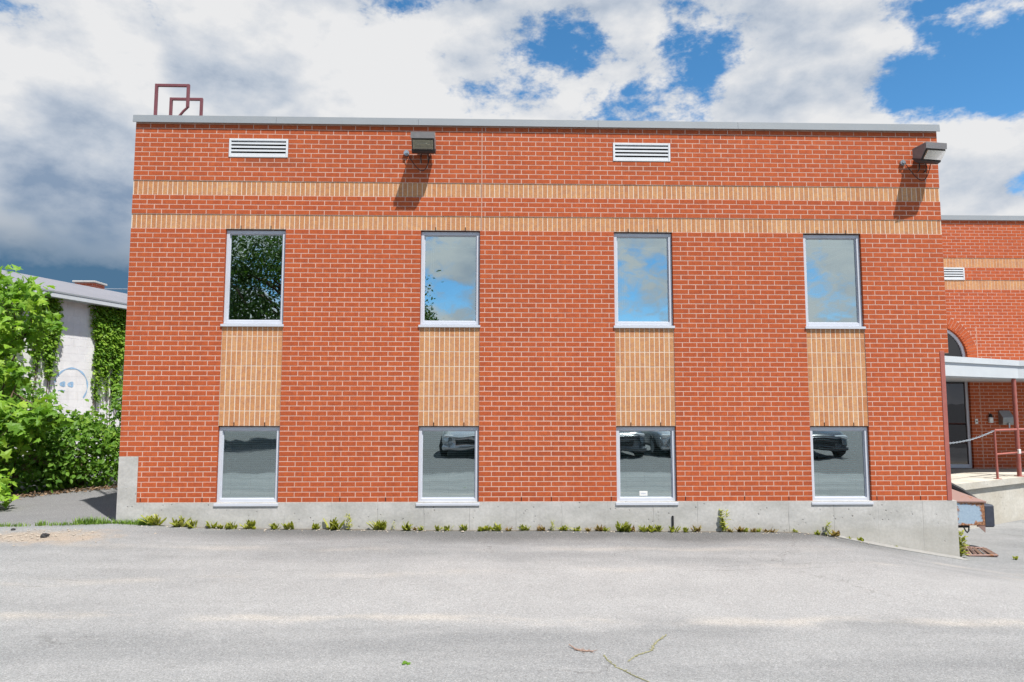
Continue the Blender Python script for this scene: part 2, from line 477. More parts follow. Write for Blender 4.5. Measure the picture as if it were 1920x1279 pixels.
    # exposed aggregate
    ag = T.node('ShaderNodeTexVoronoi', Scale=150.0); T.put(ag.inputs['Vector'], P)
    agr = T.sep(ag.outputs['Color'])[0]
    sp = T.m('ADD', T.mr(agr, 0, 1, -.25, .25, 'LINEAR'), T.mr(T.noise(P, 60, 3, .7), .3, .7, -.13, .13, 'LINEAR'))
    lim = T.m('ADD', 1.0, sp)
    wh = T.mr(agr, .94, .98, 0, .35)
    sc = T.node('ShaderNodeVectorMath', {'operation': 'SCALE'}); T.put(sc.inputs[0], c); T.put(sc.inputs['Scale'], lim)
    c = T.mix(wh, sc.outputs[0], (.42, .41, .39))
    h = T.m('SUBTRACT', T.m('ADD', T.m('MULTIPLY', ag.outputs['Distance'], -6.0), T.m('MULTIPLY', T.noise(P, 25, 3), .7)), T.m('MULTIPLY', kk, 2.0))
    principled(T, o, c, .93, 0, T.bump(h, .35, .004), .2)
    return m
M['curb'] = simple('dusty curb', (.24, .235, .225), .95, 0, .15, 12.0, .3)
M['asphalt'] = asphalt_material()

# ------------------------------------------------------------------ mesh helpers
def wl(o):
    v = Vector((0, 0, 0))
    while o is not None:
        v += o.location
        o = o.parent
    return v
def make_mesh(name, verts, faces, material, tint=None, smooth=False):
    me = bpy.data.meshes.new(name)
    me.from_pydata([tuple(v) for v in verts], [], faces)
    if tint is not None:
        a = me.attributes.new('tint', 'FLOAT', 'FACE')
        a.data.foreach_set('value', np.asarray(tint, dtype=np.float32))
    if smooth:
        me.polygons.foreach_set('use_smooth', [True] * len(me.polygons))
    me.materials.append(material)
    me.update()
    return me
def link(name, data, parent=None, loc=(0, 0, 0)):
    o = bpy.data.objects.new(name, data)
    COL.objects.link(o)
    o.location = loc
    if parent is not None:
        o.parent = parent
    return o
def tag(o, label=None, cat=None, group=None, kind=None):
    if label: o['label'] = label
    if cat: o['category'] = cat
    if group: o['group'] = group
    if kind: o['kind'] = kind
    return o
def empty(name, loc, label=None, cat=None, group=None, rz=0.0):
    o = link(name, None, None, loc)
    o.empty_display_size = .1
    o.rotation_euler = (0, 0, rz)
    return tag(o, label, cat, group)

class MB:
    def __init__(s):
        s.v, s.f, s.t = [], [], []
    def add(s, vs, fs, tint=0.5):
        b = len(s.v)
        s.v.extend(vs)
        s.f.extend(tuple(i + b for i in f) for f in fs)
        s.t.extend([tint] * len(fs))
        return s
    def box(s, x0, x1, y0, y1, z0, z1, tint=.5):
        vs = [(x0, y0, z0), (x1, y0, z0), (x1, y1, z0), (x0, y1, z0), (x0, y0, z1), (x1, y0, z1), (x1, y1, z1), (x0, y1, z1)]
        return s.add(vs, [(0, 3, 2, 1), (4, 5, 6, 7), (0, 1, 5, 4), (1, 2, 6, 5), (2, 3, 7, 6), (3, 0, 4, 7)], tint)
    def bbox(s, x0, x1, y0, y1, z0, z1, b=.004, tint=.5):
        # box with chamfered edges: chamfer by insetting each face
        vs, fs = [], []
        X, Y, Z = (x0, x1), (y0, y1), (z0, z1)
        idx = {}
        for i in (0, 1):
            for j in (0, 1):
                for k in (0, 1):
                    sx, sy, sz = (1 - 2 * i) * b, (1 - 2 * j) * b, (1 - 2 * k) * b
                    for ax in range(3):
                        p = [X[i] + sx, Y[j] + sy, Z[k] + sz]
                        p[ax] = (X, Y, Z)[ax][(i, j, k)[ax]]
                        idx[(i, j, k, ax)] = len(vs); vs.append(tuple(p))
        q = [(0, 0), (1, 0), (1, 1), (0, 1)]
        for side in (0, 1):
            for ax in range(3):
                oth = [a for a in range(3) if a != ax]
                f = []
                for a, c in q:
                    key = [0, 0, 0]; key[ax] = side; key[oth[0]] = a; key[oth[1]] = c
                    f.append(idx[(*key, ax)])
                fs.append(tuple(f))
        for a in range(3):
            o1, o2 = [k for k in range(3) if k != a]
            for i in (0, 1):
                for j in (0, 1):
                    k0 = [0, 0, 0]; k0[o1] = i; k0[o2] = j; k1 = list(k0); k1[a] = 1
                    fs.append((idx[(*k0, o1)], idx[(*k1, o1)], idx[(*k1, o2)], idx[(*k0, o2)]))
        for i in (0, 1):
            for j in (0, 1):
                for k in (0, 1):
                    fs.append((idx[(i, j, k, 0)], idx[(i, j, k, 1)], idx[(i, j, k, 2)]))
        return s.add(vs, fs, tint)
    def brick(s, x0, x1, z0, z1, yf, depth=.06, b=.0022, tint=.5, jit=0.0):
        j = RNG.uniform(-jit, jit, 4) if jit else (0, 0, 0, 0)
        o = [(x0, z0), (x1, z0), (x1, z1), (x0, z1)]
        i = [(x0 + b, z0 + b), (x1 - b, z0 + b), (x1 - b, z1 - b), (x0 + b, z1 - b)]
        vs = [(p[0], yf + j[k], p[1]) for k, p in enumerate(i)] + [(p[0], yf + b, p[1]) for p in o] + [(p[0], yf + depth, p[1]) for p in o]
        fs = [(0, 1, 2, 3)]
        for k in range(4):
            n = (k + 1) % 4
            fs.append((4 + k, 4 + n, n, k)); fs.append((8 + k, 8 + n, 4 + n, 4 + k))
        return s.add(vs, fs, tint)
    def prism(s, poly, lo, hi, axis='y', tint=.5):
        n = len(poly)
        def P(a, b, h):
            return {'y': (a, h, b), 'z': (a, b, h), 'x': (h, a, b)}[axis]
        vs = [P(a, b, lo) for a, b in poly] + [P(a, b, hi) for a, b in poly]
        fs = [tuple(range(n)), tuple(range(2 * n - 1, n - 1, -1))]
        for k in range(n):
            m_ = (k + 1) % n
            fs.append((k, k + n, m_ + n, m_))
        return s.add(vs, fs, tint)
    def tube(s, pts, r, n=8, tint=.5, cap=True):
        pts = [Vector(p) for p in pts]
        rs = r if hasattr(r, '__len__') else [r] * len(pts)
        vs, fs = [], []
        up = Vector((.13, .31, .94))
        for k, p in enumerate(pts):
            a = (pts[min(k + 1, len(pts) - 1)] - pts[max(k - 1, 0)]).normalized()
            u = a.cross(up)
            if u.length < 1e-3: u = a.cross(Vector((1, 0, 0)))
            u.normalize(); w = a.cross(u)
            for q in range(n):
                t = 2 * math.pi * q / n
                vs.append(tuple(p + (u * math.cos(t) + w * math.sin(t)) * rs[k]))
        for k in range(len(pts) - 1):
            for q in range(n):
                m_ = (q + 1) % n
                fs.append((k * n + q, k * n + m_, (k + 1) * n + m_, (k + 1) * n + q))
        if cap:
            fs.append(tuple(range(n - 1, -1, -1))); fs.append(tuple((len(pts) - 1) * n + q for q in range(n)))
        return s.add(vs, fs, tint)
    def disc(s, c, ax, r, h, n=14, tint=.5):
        c = Vector(c); ax = Vector(ax).normalized()
        return s.tube([c, c + ax * h], r, n, tint)
    def build(s, name, material, parent=None, local=False, smooth=False, tinted=False, loc=None):
        off = Vector((0, 0, 0)) if (local or parent is None) else wl(parent)
        if parent is None and loc is not None: off = Vector(loc)
        vs = np.array(s.v, dtype=np.float64).reshape(-1, 3) - np.array(off)
        me = make_mesh(name, vs.tolist(), s.f, material, s.t if tinted else None, smooth)
        return link(name, me, parent, loc if (parent is None and loc is not None) else (0, 0, 0))

# ------------------------------------------------------------------ ground
FX = [-200, -14, -7, -4.92, -3.66, -.17, 4.1, 4.58, 5.19, 6.28, 7, 200]
FZ = [-.30, -.30, -.275, -.26, -.326, -.367, -.405, -.47, -.584, -.768, -.79, -.79]
def sstep(a, b, x):
    t = np.clip((x - a) / (b - a), 0, 1)
    return t * t * (3 - 2 * t)
def ground_h(x, y):
    hf = np.interp(x, FX, FZ)
    w = sstep(-5.5, -.05, y)
    base = -.385 - .03 * sstep(3, 9, x)
    return base + (hf - base) * w
def axis_steps(lo, hi, step, far):
    a = list(np.arange(lo, hi + 1e-6, step))
    d = step
    left, right = [], []
    p = lo
    while p > -far:
        d *= 1.35; p -= d; left.append(p)
    d = step; p = hi
    while p < far:
        d *= 1.35; p += d; right.append(p)
    return np.array(left[::-1] + a + right)
gx = axis_steps(-9, 11, .10, 400); gy = axis_steps(-6.5, 5, .10, 400)
GX, GY = np.meshgrid(gx, gy)
GZ = ground_h(GX, GY)
# shallow undulation of the paving
GZ = GZ + .006 * np.sin(GX * 1.7 + 1.3 * np.sin(GY * .9)) * np.cos(GY * 1.4 + .6 * GX) * (sstep(-60, -20, GY))
gv = np.stack([GX.ravel(), GY.ravel(), GZ.ravel()], 1)
nx, ny = len(gx), len(gy)
gf = [(j * nx + i, j * nx + i + 1, (j + 1) * nx + i + 1, (j + 1) * nx + i) for j in range(ny - 1) for i in range(nx - 1)]
ground = link('ground', make_mesh('ground', gv.tolist(), gf, M['asphalt'], None, True))
tag(ground, 'weathered light grey asphalt of the parking lot in front of the brick wall', 'ground', kind='structure')
def gz(x, y):
    return float(ground_h(np.array(x), np.array(y)))

# ------------------------------------------------------------------ main brick building
XL, XR = -4.92, 6.272
C = 1 / 15.0                       # course height
WX = [-3.646, -.999, 1.657, 4.302]   # left edges of the window bays
OW = .81
bld = empty('brick_building', (.67, 0, -.4), 'two storey red brick building with buff brick bands and eight windows', 'building')
RECESS = .007
EXP_X = -.167                     # expansion joint

def zone(x, z):
    """what the facade shows at a point: red, buff, hole, none"""
    if z < .6 and x < XL + .25: return 'none'
    if z < 2.0 and x > 6.146: return 'none'
    for w in WX:
        if w < x < w + OW:
            if 0 <= z < 1.0: return 'hole'
            if 1.0 <= z < 2 + 1 / 3: return 'buff'
            if z < 55 * C: return 'hole'
    for w in (WX[0], WX[2]):
        if w < x < w + OW and 70 * C < z < 74 * C: return 'hole'
    if 55 * C <= z < 58 * C or 62 * C <= z < 65 * C: return 'buff'
    return 'red'

xs = sorted({XL, XL + .25, 6.146, XR, *WX, *[w + OW for w in WX]})
zs_ = sorted({0, .6, 1.0, 2.0, 35 * C, 55 * C, 58 * C, 62 * C, 65 * C, 70 * C, 74 * C, 5.16})
red_m, buff_ms = MB(), {}
for a, b in zip(xs[:-1], xs[1:]):
    for c, d in zip(zs_[:-1], zs_[1:]):
        k = zone((a + b) / 2, (c + d) / 2)
        e = .003
        la = a + (-e if zone(a - .01, (c + d) / 2) == 'hole' else 0)
        lb = b + (e if zone(b + .01, (c + d) / 2) == 'hole' else 0)
        if k == 'red':
            # keep the mortar 3 mm short of every opening
            a1 = a + (e if zone(a - .01, (c + d) / 2) in ('hole', 'none') else 0)
            b1 = b - (e if zone(b + .01, (c + d) / 2) in ('hole', 'none') else 0)
            red_m.box(a1, b1, .0013, .20, c, d)
        elif k == 'buff':
            key = 'panel%d' % WX.index(a) if c < 2.3 else 'band%d' % round(c * 10 if c > 4.2 else 1)
            buff_ms.setdefault(key, MB()).box(a, b, .0013 + RECESS, .20, c, d)
red_m.build('mortar_bed', M['mortar'], bld)
for q_ in buff_ms.values(): q_.build('pale_mortar_bed', M['buff_mortar'], bld)

def spans(z, x0, x1, kind):
    """intervals of the given kind along a course at height z"""
    out = []
    for a, b in zip(xs[:-1], xs[1:]):
        if zone((a + b) / 2, z) == kind:
            if out and abs(out[-1][1] - a) < 1e-6: out[-1][1] = b
            else: out.append([a, b])
    return out
HJ = .0043                         # half a joint
red, buff = [], []                 # (x0,x1,z0,z1,full)
for n in range(78):
    z0, z1 = n * C, (n + 1) * C
    zm = (z0 + z1) / 2
    if z0 > 5.13: break
    z1b = min(z1 - HJ, 5.152)
    for a, b in spans(zm, XL, XR, 'red'):
        first = XL + (.10 if n % 2 else .20) - .0
        cuts = [a] + [first + k * .2 for k in range(-1, 60) if a + .022 < first + k * .2 < b - .022] + [b]
        if zm > 55 * C and a < EXP_X < b:            # courses stop at the expansion joint
            cuts = sorted([q for q in cuts if abs(q - EXP_X) > .03] + [EXP_X])
        for p, q in zip(cuts[:-1], cuts[1:]):
            lo = p if p == a else p + HJ
            hi = q if q == b else q - HJ
            jl = RNG.uniform(-.0014, .0014)
            red.append((lo + (0 if p == a else jl), hi, z0 + HJ + RNG.uniform(-.0008, .0008), z1b, abs((hi - lo) - .19) < .004 and z1b > z1 - .006))
for (za, zb, x0, x1) in [(55 * C, 58 * C, XL, XR), (62 * C, 65 * C, XL, XR)]:
    n = round((x1 - x0) / C)
    st = (x1 - x0) / n
    for k in range(n):
        ins = .012
        lo = x0 + k * st + HJ * 1.0; hi = x0 + (k + 1) * st - HJ * 1.0
        if k == 0: lo = x0 + ins
        if k == n - 1: hi = x1 - ins
        buff.append((lo, hi, za + HJ, zb - HJ, 0 < k < n - 1))
for w in WX:
    st = (OW) / 12
    for r in range(7):
        za, zb = 1.0 + r * .2, min(1.0 + (r + 1) * .2, 2 + 1 / 3 - .002)
        for k in range(12):
            buff.append((w + k * st + HJ * 1.0, w + (k + 1) * st - HJ * 1.0, za + (HJ * .8 if r else .001), zb - HJ * .8, zb - za > .19))

def tint_red(x0, x1, z0):
    t = .5 + RNG.normal(0, .085)
    if x1 - x0 < .12 and RNG.random() < .45: t -= .22         # dark headers at the jambs
    return float(np.clip(t, 0, 1))
def emit_bricks(items, name, field_name, material, parent, yf, nmax, tintf, full_dims, view=CAM):
    pw = wl(parent)
    fulls = [i for i, b in enumerate(items) if b[4]]
    fulls.sort(key=lambda i: (Vector(((items[i][0] + items[i][1]) / 2, yf, (items[i][2] + items[i][3]) / 2)) - view).length)
    chosen = set(fulls[:nmax])
    protos = []
    for k in range(14):
        mb = MB()
        w, h = full_dims
        mb.brick(-w / 2, w / 2, -h / 2, h / 2, 0, .06, .0022, float(np.clip(.5 + RNG.normal(0, .12), 0, 1)), .0003)
        protos.append(make_mesh(name, mb.v, mb.f, material, mb.t))
    rest = MB()
    for i, b in enumerate(items):
        y = yf + RNG.uniform(-.0005, .0004)
        if i in chosen:
            link(name, protos[RNG.integers(0, 14)], parent, Vector(((b[0] + b[1]) / 2, y, (b[2] + b[3]) / 2)) - pw)
        else:
            rest.brick(b[0], b[1], b[2], b[3], y, .06, .0022, tintf(b[0], b[1], b[2]), .0003)
    o = rest.build(field_name, material, parent, tinted=True)
    o['kind'] = 'stuff'
    return o
emit_bricks(red, 'brick', 'brick_field', M['brick'], bld, 0.0, 300, tint_red, (.19, C - .01))
emit_bricks(buff, 'soldier_brick', 'soldier_brick_field', M['buff'], bld, RECESS, 300,
            lambda a, b, c: float(np.clip(.5 + RNG.normal(0, .19), 0, 1)), (OW / 12 - .0086, .192))

# expansion joint caulk, weep holes
MB().box(EXP_X - .0055, EXP_X + .0055, -.0008, .03, 55 * C, 5.15).build('caulk_joint', M['caulk'], bld)
weep = make_mesh('weep_hole', *(lambda m: (m.v, m.f))(MB().box(-.005, .005, -.0012, .03, -.026, .026)), M['dark'])
pw = wl(bld)
for k in range(19):
    x = XL + .10 + .2 + .6 * k + (.2 if k % 3 else 0)
    if zone(x, .03) == 'red' and zone(x + .05, .03) == 'red' and zone(x - .05, .03) == 'red':
        link('weep_hole', weep, bld, Vector((x, -.0003, .036)) - pw)
for w in WX:
    for f in (3, 9):
        link('weep_hole', weep, bld, Vector((w + OW * f / 12, RECESS - .0006, 1.022)) - pw)
        link('weep_hole', weep, bld, Vector((w + OW * f / 12, RECESS - .0006, 55 * C + .02)) - pw)

# foundation
f = MB()
f.prism([(XL, -1.2), (XR, -1.2), (XR, 0), (XL + .25, 0), (XL + .25, .6 - .002), (XL, .6 - .002)], -.004, .32, 'y')
fo = f.build('foundation', M['concrete'], bld)
fs_ = MB()
N_ = 14
for i in range(N_):
    xa, xb = 4.35 + (XR + .02 - 4.35) * i / N_, 4.35 + (XR + .02 - 4.35) * (i + 1) / N_
    wa, wb = .17 * min(1, (i) / 5), .17 * min(1, (i + 1) / 5)
    za, zb = gz(xa, 0) + .012, gz(xb, 0) + .012
    fs_.add([(xa, -.004, za + .012), (xb, -.004, zb + .012), (xb, -.004 - wb, zb), (xa, -.004 - wa, za),
             (xa, -.004, za - .2), (xb, -.004, zb - .2), (xb, -.004 - wb, zb - .2), (xa, -.004 - wa, za - .2)],
            [(3, 2, 1, 0), (7, 6, 2, 3), (4, 5, 6, 7)])
fs_.build('footing_strip', M['curb'], bld)

# shell: side, back, roof, floors
sh = MB()
sh.box(XL + .006, XL + .2, .2, 11, 0, 5.14)
sh.box(6.0, 6.15, .2, 11, 0, 5.14)
sh.box(6.151, XR - .006, .2, 11, 2.0, 5.14)
sh.box(XL + .2, 6.0, 10.85, 11, 0, 5.14)
sh.build('side_wall', M['brick_far'], bld)
rm = MB()
rm.box(XL + .2, 6.0, .2, 10.85, 4.85, 4.95)
rm.build('flat_roof', M['gravel_roof'], bld)
it = MB()
it.box(XL + .2, 6.0, .2, 10.85, 1.15, 1.95)
it.box(XL + .2, 6.0, .2, 10.85, -1.2, -.6)
it.box(XL + .2, 6.0, 3.4, 3.5, -.6, 1.15)
it.box(XL + .2, 6.0, 3.4, 3.5, 1.95, 4.84)
for k in range(3):
    xm = (WX[k] + OW + WX[k + 1]) / 2
    it.box(xm - .06, xm + .06, .2, 3.4, -.6, 1.15); it.box(xm - .06, xm + .06, .2, 3.4, 1.95, 4.84)
it.build('inner_partition', M['interior'], bld)
MB().prism([(XL + .01, -1.2), (6.14, -1.2), (6.14, -.002), (XL + .01, -.002)], .32, 11, 'y').build('foundation_wall', M['concrete'], bld)

# coping in panels
seams = [XL - .03, -2.72, -.98, 1.35, 3.35, XR + .03]
seams = [XL - .03, -3.0, -1.05, 1.45, 3.42, XR + .03]
for a, b in zip(seams[:-1], seams[1:]):
    c = MB()
    c.prism([(-.038, 5.140), (-.030, 5.240), (.34, 5.205), (.34, 5.12), (.33, 5.12), (.33, 5.195), (-.018, 5.225), (-.026, 5.140)], a + .0015, b - .0015, 'x')
    c.build('coping_panel', M['coping'], bld)

# steel angle at the notched corner
MB().bbox(6.147, 6.212, -.006, .10, .002, 2.03, .004).build('corner_steel', M['redpaint'], bld)

# ------------------------------------------------------------------ windows
def slat_mesh(x0, x1, z0, z1, y, pitch=.025, tilt=62, seed=0):
    r = np.random.default_rng(seed)
    mb = MB()
    n = int((z1 - z0) / pitch)
    for k in range(n):
        z = z1 - (k + .5) * pitch
        t = rad(tilt + r.normal(0, 2.5))
        d = .0125
        sag = r.normal(0, .0009)
        dy, dz = math.cos(t) * d, math.sin(t) * d
        m_ = .0022
        pts = [(-dy, -dz), (-math.sin(t) * m_, math.cos(t) * m_), (dy, dz)]
        vs = []
        for x in (x0, x1):
            for py, pz in pts: vs.append((x, y + py, z + pz + (sag if x == x1 else 0)))
        mb.add(vs, [(0, 3, 4, 1), (1, 4, 5, 2)])
    return mb
def window(x0, z0, z1, sill_z, lower, idx):
    x1 = x0 + OW
    yf = .034                      # face of the frame
    fw = .046
    f = MB()
    zt = z1 - .014
    zb = z0
    f.bbox(x0 + .004, x0 + fw, yf, yf + .07, zb, zt, .002)
    f.bbox(x1 - fw, x1 - .004, yf, yf + .07, zb, zt, .002)
    f.bbox(x0 + fw, x1 - fw, yf + .0012, yf + .07, zt - fw, zt, .002)
    f.bbox(x0 + fw, x1 - fw, yf + .0012, yf + .07, zb, zb + fw, .002)
    # inner glazing stop
    g = .012
    for (a, b, c, d) in ((x0 + fw, x0 + fw + g, zb + fw, zt - fw), (x1 - fw - g, x1 - fw, zb + fw, zt - fw),
                         (x0 + fw + g, x1 - fw - g, zt - fw - g, zt - fw), (x0 + fw + g, x1 - fw - g, zb + fw, zb + fw + g)):
        f.box(a, b, yf + .022, yf + .05, c, d)
    w = f.build('window', M['frame'], bld)
    pn = MB().box(x0 + fw + g - .004, x1 - fw - g + .004, yf + .034, yf + .038, zb + fw + g - .004, zt - fw - g + .004).build('pane', M['glass'], w)
    pn.data.materials.append(M['clear'])
    for k, p in enumerate(pn.data.polygons): p.material_index = 0 if k == 2 else 1     # one coated face, the rest clear
    s = MB()
    s.prism([(-.017, sill_z), (-.017, sill_z + .030), (.060, sill_z + .042), (.10, sill_z + .042), (.10, sill_z)], x0 - .016, x1 + .012, 'x')
    s.build('sill', M['frame'], w)
    l = MB()
    l.box(x0 - .0, x1 + .0, .012, .11, z1 - .010, z1 - .001)
    l.build('lintel', M['lintel'], w)
    # jamb lining behind the frame
    j = MB()
    j.box(x0 + .0045, x0 + .03, yf + .071, .30, zb, zt); j.box(x1 - .03, x1 - .0045, yf + .071, .30, zb, zt)
    j.box(x0 + .03, x1 - .03, yf + .071, .30, zt - .03, zt); j.box(x0 + .03, x1 - .03, yf + .071, .30, zb, zb + .03)
    j.build('jamb_lining', M['white_metal'], w)
    ix0, ix1 = x0 + fw + .022, x1 - fw - .022
    yb = yf + .105
    if lower:
        b = slat_mesh(ix0, ix1, zb + .075, zt - .085, yb, seed=idx, tilt=[36, 34, 34, 20][idx % 4]).build('blind_slats', M['blind'], w)
        b['kind'] = 'stuff'
        r = MB().box(ix0, ix1, yb - .012, yb + .012, zt - .084, zt - .055).box(ix0, ix1, yb - .012, yb + .012, zb + .06, zb + .074)
        r.build('blind_rail', M['blind'], w)
    else:
        hgt = [.14, .10, .08, .06][idx % 4]
        b = slat_mesh(ix0, ix1, zt - .085 - hgt, zt - .085, yb, .006, 4, idx).build('blind_slats', M['blind'], w)
        b['kind'] = 'stuff'
        r = MB().box(ix0, ix1, yb - .014, yb + .014, zt - .084, zt - .055).box(ix0, ix1, yb - .014, yb + .014, zt - .10 - hgt, zt - .087 - hgt)
        r.build('blind_rail', M['blind'], w)
    cz = zb + .10 if lower else zb + .25
    ct = MB()
    for fx in ((.12, .5, .88) if lower else (.10, .14)):
        xx = ix0 + (ix1 - ix0) * fx
        ct.tube([(xx, yb - .018, zt - .08), (xx, yb - .018, cz)], .0016, 5)
    ct.build('blind_cord', M['blind'] if not lower else M['interior'], w)
    return w
LW, UW = [], []
for i, x in enumerate(WX):
    UW.append(window(x, 35 * C + .036, 55 * C, 35 * C - .004, False, i))
    LW.append(window(x, -.005, 1.0, -.046, True, i + 4))
UW[0]['label'] = 'window reflecting dark trees'
# alarm sticker in the third lower pane
st = MB().bbox(WX[2] + .315, WX[2] + .425, .0610, .0665, .065, .128, .0015)
stk = st.build('sticker', M['plastic'], LW[2])
bars = MB()
for k in range(5):
    bars.box(WX[2] + .338 + k * .0135, WX[2] + .347 + k * .0135, .0600, .0612, .090, .104)
bars.build('sticker_print', simple('faint print', (.42, .46, .55), .5), LW[2])
# white patch painted as light through a bent slat, first lower blind
MB().add([(WX[0] + .178, .128, .50), (WX[0] + .196, .128, .53), (WX[0] + .207, .128, .565), (WX[0] + .190, .128, .57), (WX[0] + .181, .128, .545)], [(0, 1, 2, 3, 4)]).build('slat_gap_light', M['plastic'], LW[0])
# catch and knob on the first upper window cord
MB().bbox(WX[0] + .118, WX[0] + .148, .128, .143, 2.86, 2.885, .004).build('cord_knob', M['plastic'], UW[0])

# ------------------------------------------------------------------ vents
def vent(x0, x1, z0, z1, yw, parent, blades=4):
    f = MB()
    fr = .028
    y = yw - .008
    f.bbox(x0, x0 + fr, y, y + .06, z0, z1, .002); f.bbox(x1 - fr, x1, y, y + .06, z0, z1, .002)
    f.bbox(x0 + fr, x1 - fr, y + .001, y + .06, z1 - fr, z1, .002); f.bbox(x0 + fr, x1 - fr, y + .001, y + .06, z0, z0 + fr, .002)
    v = f.build('vent', M['louvre'], parent)
    MB().box(x0 + .005, x1 - .005, yw + .075, yw + .085, z0 + .005, z1 - .005).build('vent_backing', M['dark'], v)
    h = (z1 - z0 - 2 * fr) / blades
    for k in range(blades):
        za = z0 + fr + k * h
        b = MB()
        b.prism([(yw - .004, za + .001), (yw - .004, za + .026), (yw + .05, za + h * 1.02), (yw + .053, za + h * .8)], x0 + fr, x1 - fr, 'x')
        b.build('louvre_blade', M['louvre'], v)
    return v
vent(WX[0] + .003, WX[0] + OW - .003, 70 * C + .003, 74 * C - .003, 0, bld)
vent(WX[2] + .003, WX[2] + OW - .003, 70 * C + .003, 74 * C - .003, 0, bld)

# ------------------------------------------------------------------ flood lights
def flood(x, z, rz, label):
    root = empty('flood_light', (x, 0, z), label, 'flood light', 'wall flood lights')
    h = link('housing', None, None)
    bpy.data.objects.remove(h)
    R = Matrix.Rotation(rz, 4, 'Z')
    piv = Vector((0, -.16, 0))
    def tr(mb):
        mb.v = [tuple(R @ (Vector(v) - piv) + piv) for v in mb.v]
        return mb
    w = .155
    # side profile in (y, z), y negative = away from the wall
    prof = [(-.075, .055), (-.310, .060), (-.335, .052), (-.327, -.022), (-.215, -.150), (-.165, -.165), (-.075, -.085)]
    hs = MB(); hs.prism(prof, -w, w, 'x')
    ho = tr(hs).build('housing', M['lampgrey'], root, local=True)
    md = ho.modifiers.new('edge', 'BEVEL'); md.width = .006; md.segments = 2
    # visor lip and lower tray
    vs = MB(); vs.prism([(-.343, .056), (-.336, .056), (-.330, -.024), (-.338, -.028)], -w - .006, w + .006, 'x')
    tr(vs).build('visor', M['lampgrey'], root, local=True)
    lo = MB(); lo.prism([(-.228, -.140), (-.222, -.166), (-.160, -.178), (-.072, -.092), (-.068, -.075)], -w - .004, w + .004, 'x')
    tr(lo).build('lower_tray', M['lampdark'], root, local=True)
    # lens set in the sloping face, with reflector and bulb behind it
    a, b = Vector((0, -.3265, -.030)), Vector((0, -.2265, -.141))
    nrm = Vector((0, -(a.z - b.z), (a.y - b.y))).normalized()
    if nrm.y > 0: nrm = -nrm
    def face(p0, p1, hw, out, th):
        m_ = MB()
        q = [p0 + Vector((-hw, 0, 0)), p0 + Vector((hw, 0, 0)), p1 + Vector((hw, 0, 0)), p1 + Vector((-hw, 0, 0))]
        vs_ = [tuple(v + nrm * (out + th)) for v in q] + [tuple(v + nrm * out) for v in q]
        m_.add(vs_, [(0, 1, 2, 3), (7, 6, 5, 4), (0, 4, 5, 1), (1, 5, 6, 2), (2, 6, 7, 3), (3, 7, 4, 0)])
        return m_
    tr(face(a.lerp(b, .03), a.lerp(b, .97), w - .006, .001, .006)).build('lens_frame', M['lampdark'], root, local=True)
    rf = tr(face(a.lerp(b, .08), a.lerp(b, .90), w - .020, .0075, .003)).build('reflector', simple('lamp reflector', (.22, .22, .18), .35, .5, .3, 25.0), root, local=True)
    bu = MB(); m0 = a.lerp(b, .5) + nrm * .014
    bu.tube([m0 + Vector((-.085, 0, 0)), m0 + Vector((-.04, 0, .004)), m0 + Vector((.04, 0, .004)), m0 + Vector((.09, 0, 0))], [.008, .014, .014, .008], 8)
    tr(bu).build('bulb', simple('bulb glass', (.62, .60, .48), .2), root, local=True, smooth=True)
    tr(face(a.lerp(b, .06), a.lerp(b, .92), w - .017, .030, .003)).build('lens', M['lamp_glass'], root, local=True)
    # wall plate, yoke
    MB().bbox(-.06, .07, -.075, .0, -.10, .03, .004).build('wall_plate', M['lampdark'], root, local=True)
    yk = MB(); yk.tube([(-.045, -.05, -.10), (-.05, -.07, -.20), (-.05, -.03, -.245), (-.05, -.001, -.245)], .008, 6)
    yk.tube([(.045, -.05, -.10), (.05, -.07, -.20), (.05, -.03, -.245), (.05, -.001, -.245)], .008, 6)
    yk.build('yoke', M['lampdark'], root, local=True)
    bx = MB(); bx.disc((-.255, 0, -.118), (0, -1, 0), .038, .028, 16); bx.disc((-.255, -.028, -.118), (0, -1, 0), .018, .02, 12)
    bx.build('junction_box', M['zinc'], root, local=True, smooth=False)
    pts = []
    p0, p1 = Vector((-.245, -.045, -.125)), Vector((.085, -.10, -.16))
    for k in range(15):
        t = k / 14
        p = p0.lerp(p1, t); p.z -= .24 * 4 * t * (1 - t) * (.75 + .5 * t)
        p.x += .03 * math.sin(math.pi * t)
        pts.append(p)
    MB().tube(pts, .0055, 6).build('cable', M['black'], root, local=True, smooth=True)
    return root
flood(-.955, 4.865, rad(0), 'grey flood light on the brick wall above the second window, aimed straight out')
flood(6.01, 4.80, rad(8), 'grey flood light at the right corner of the brick wall, above the fourth window')

# ------------------------------------------------------------------ roof ladder on the left side wall
lad = empty('roof_ladder', (XL - .13, 1.24, 0), 'dark red steel roof ladder with hooped handrails rising above the left parapet', 'ladder')
for yy in (1.0, 1.48):
    r = MB()
    xo, xi, zt = -5.165, -4.685, 6.165
    r.bbox(xo - .02, xo + .02, yy - .02, yy + .02, .9, zt, .003)
    r.bbox(xo + .02, xi - .02, yy - .0195, yy + .0195, zt - .04, zt - .0005, .003)
    r.bbox(xi - .02, xi + .02, yy - .02, yy + .02, 5.80, zt, .003)
    r.tube([(xi, yy, 5.80), (xi - .06, yy, 5.74), (-4.94, yy, 5.48), (-4.94, yy, 5.20)], .020, 6)
    r.build('handrail_hoop', M['darkred'], lad)
for k in range(14):
    MB().tube([(-5.165, 1.02, 1.1 + k * .3), (-5.165, 1.46, 1.1 + k * .3)], .011, 6).build('rung', M['darkred'], lad)
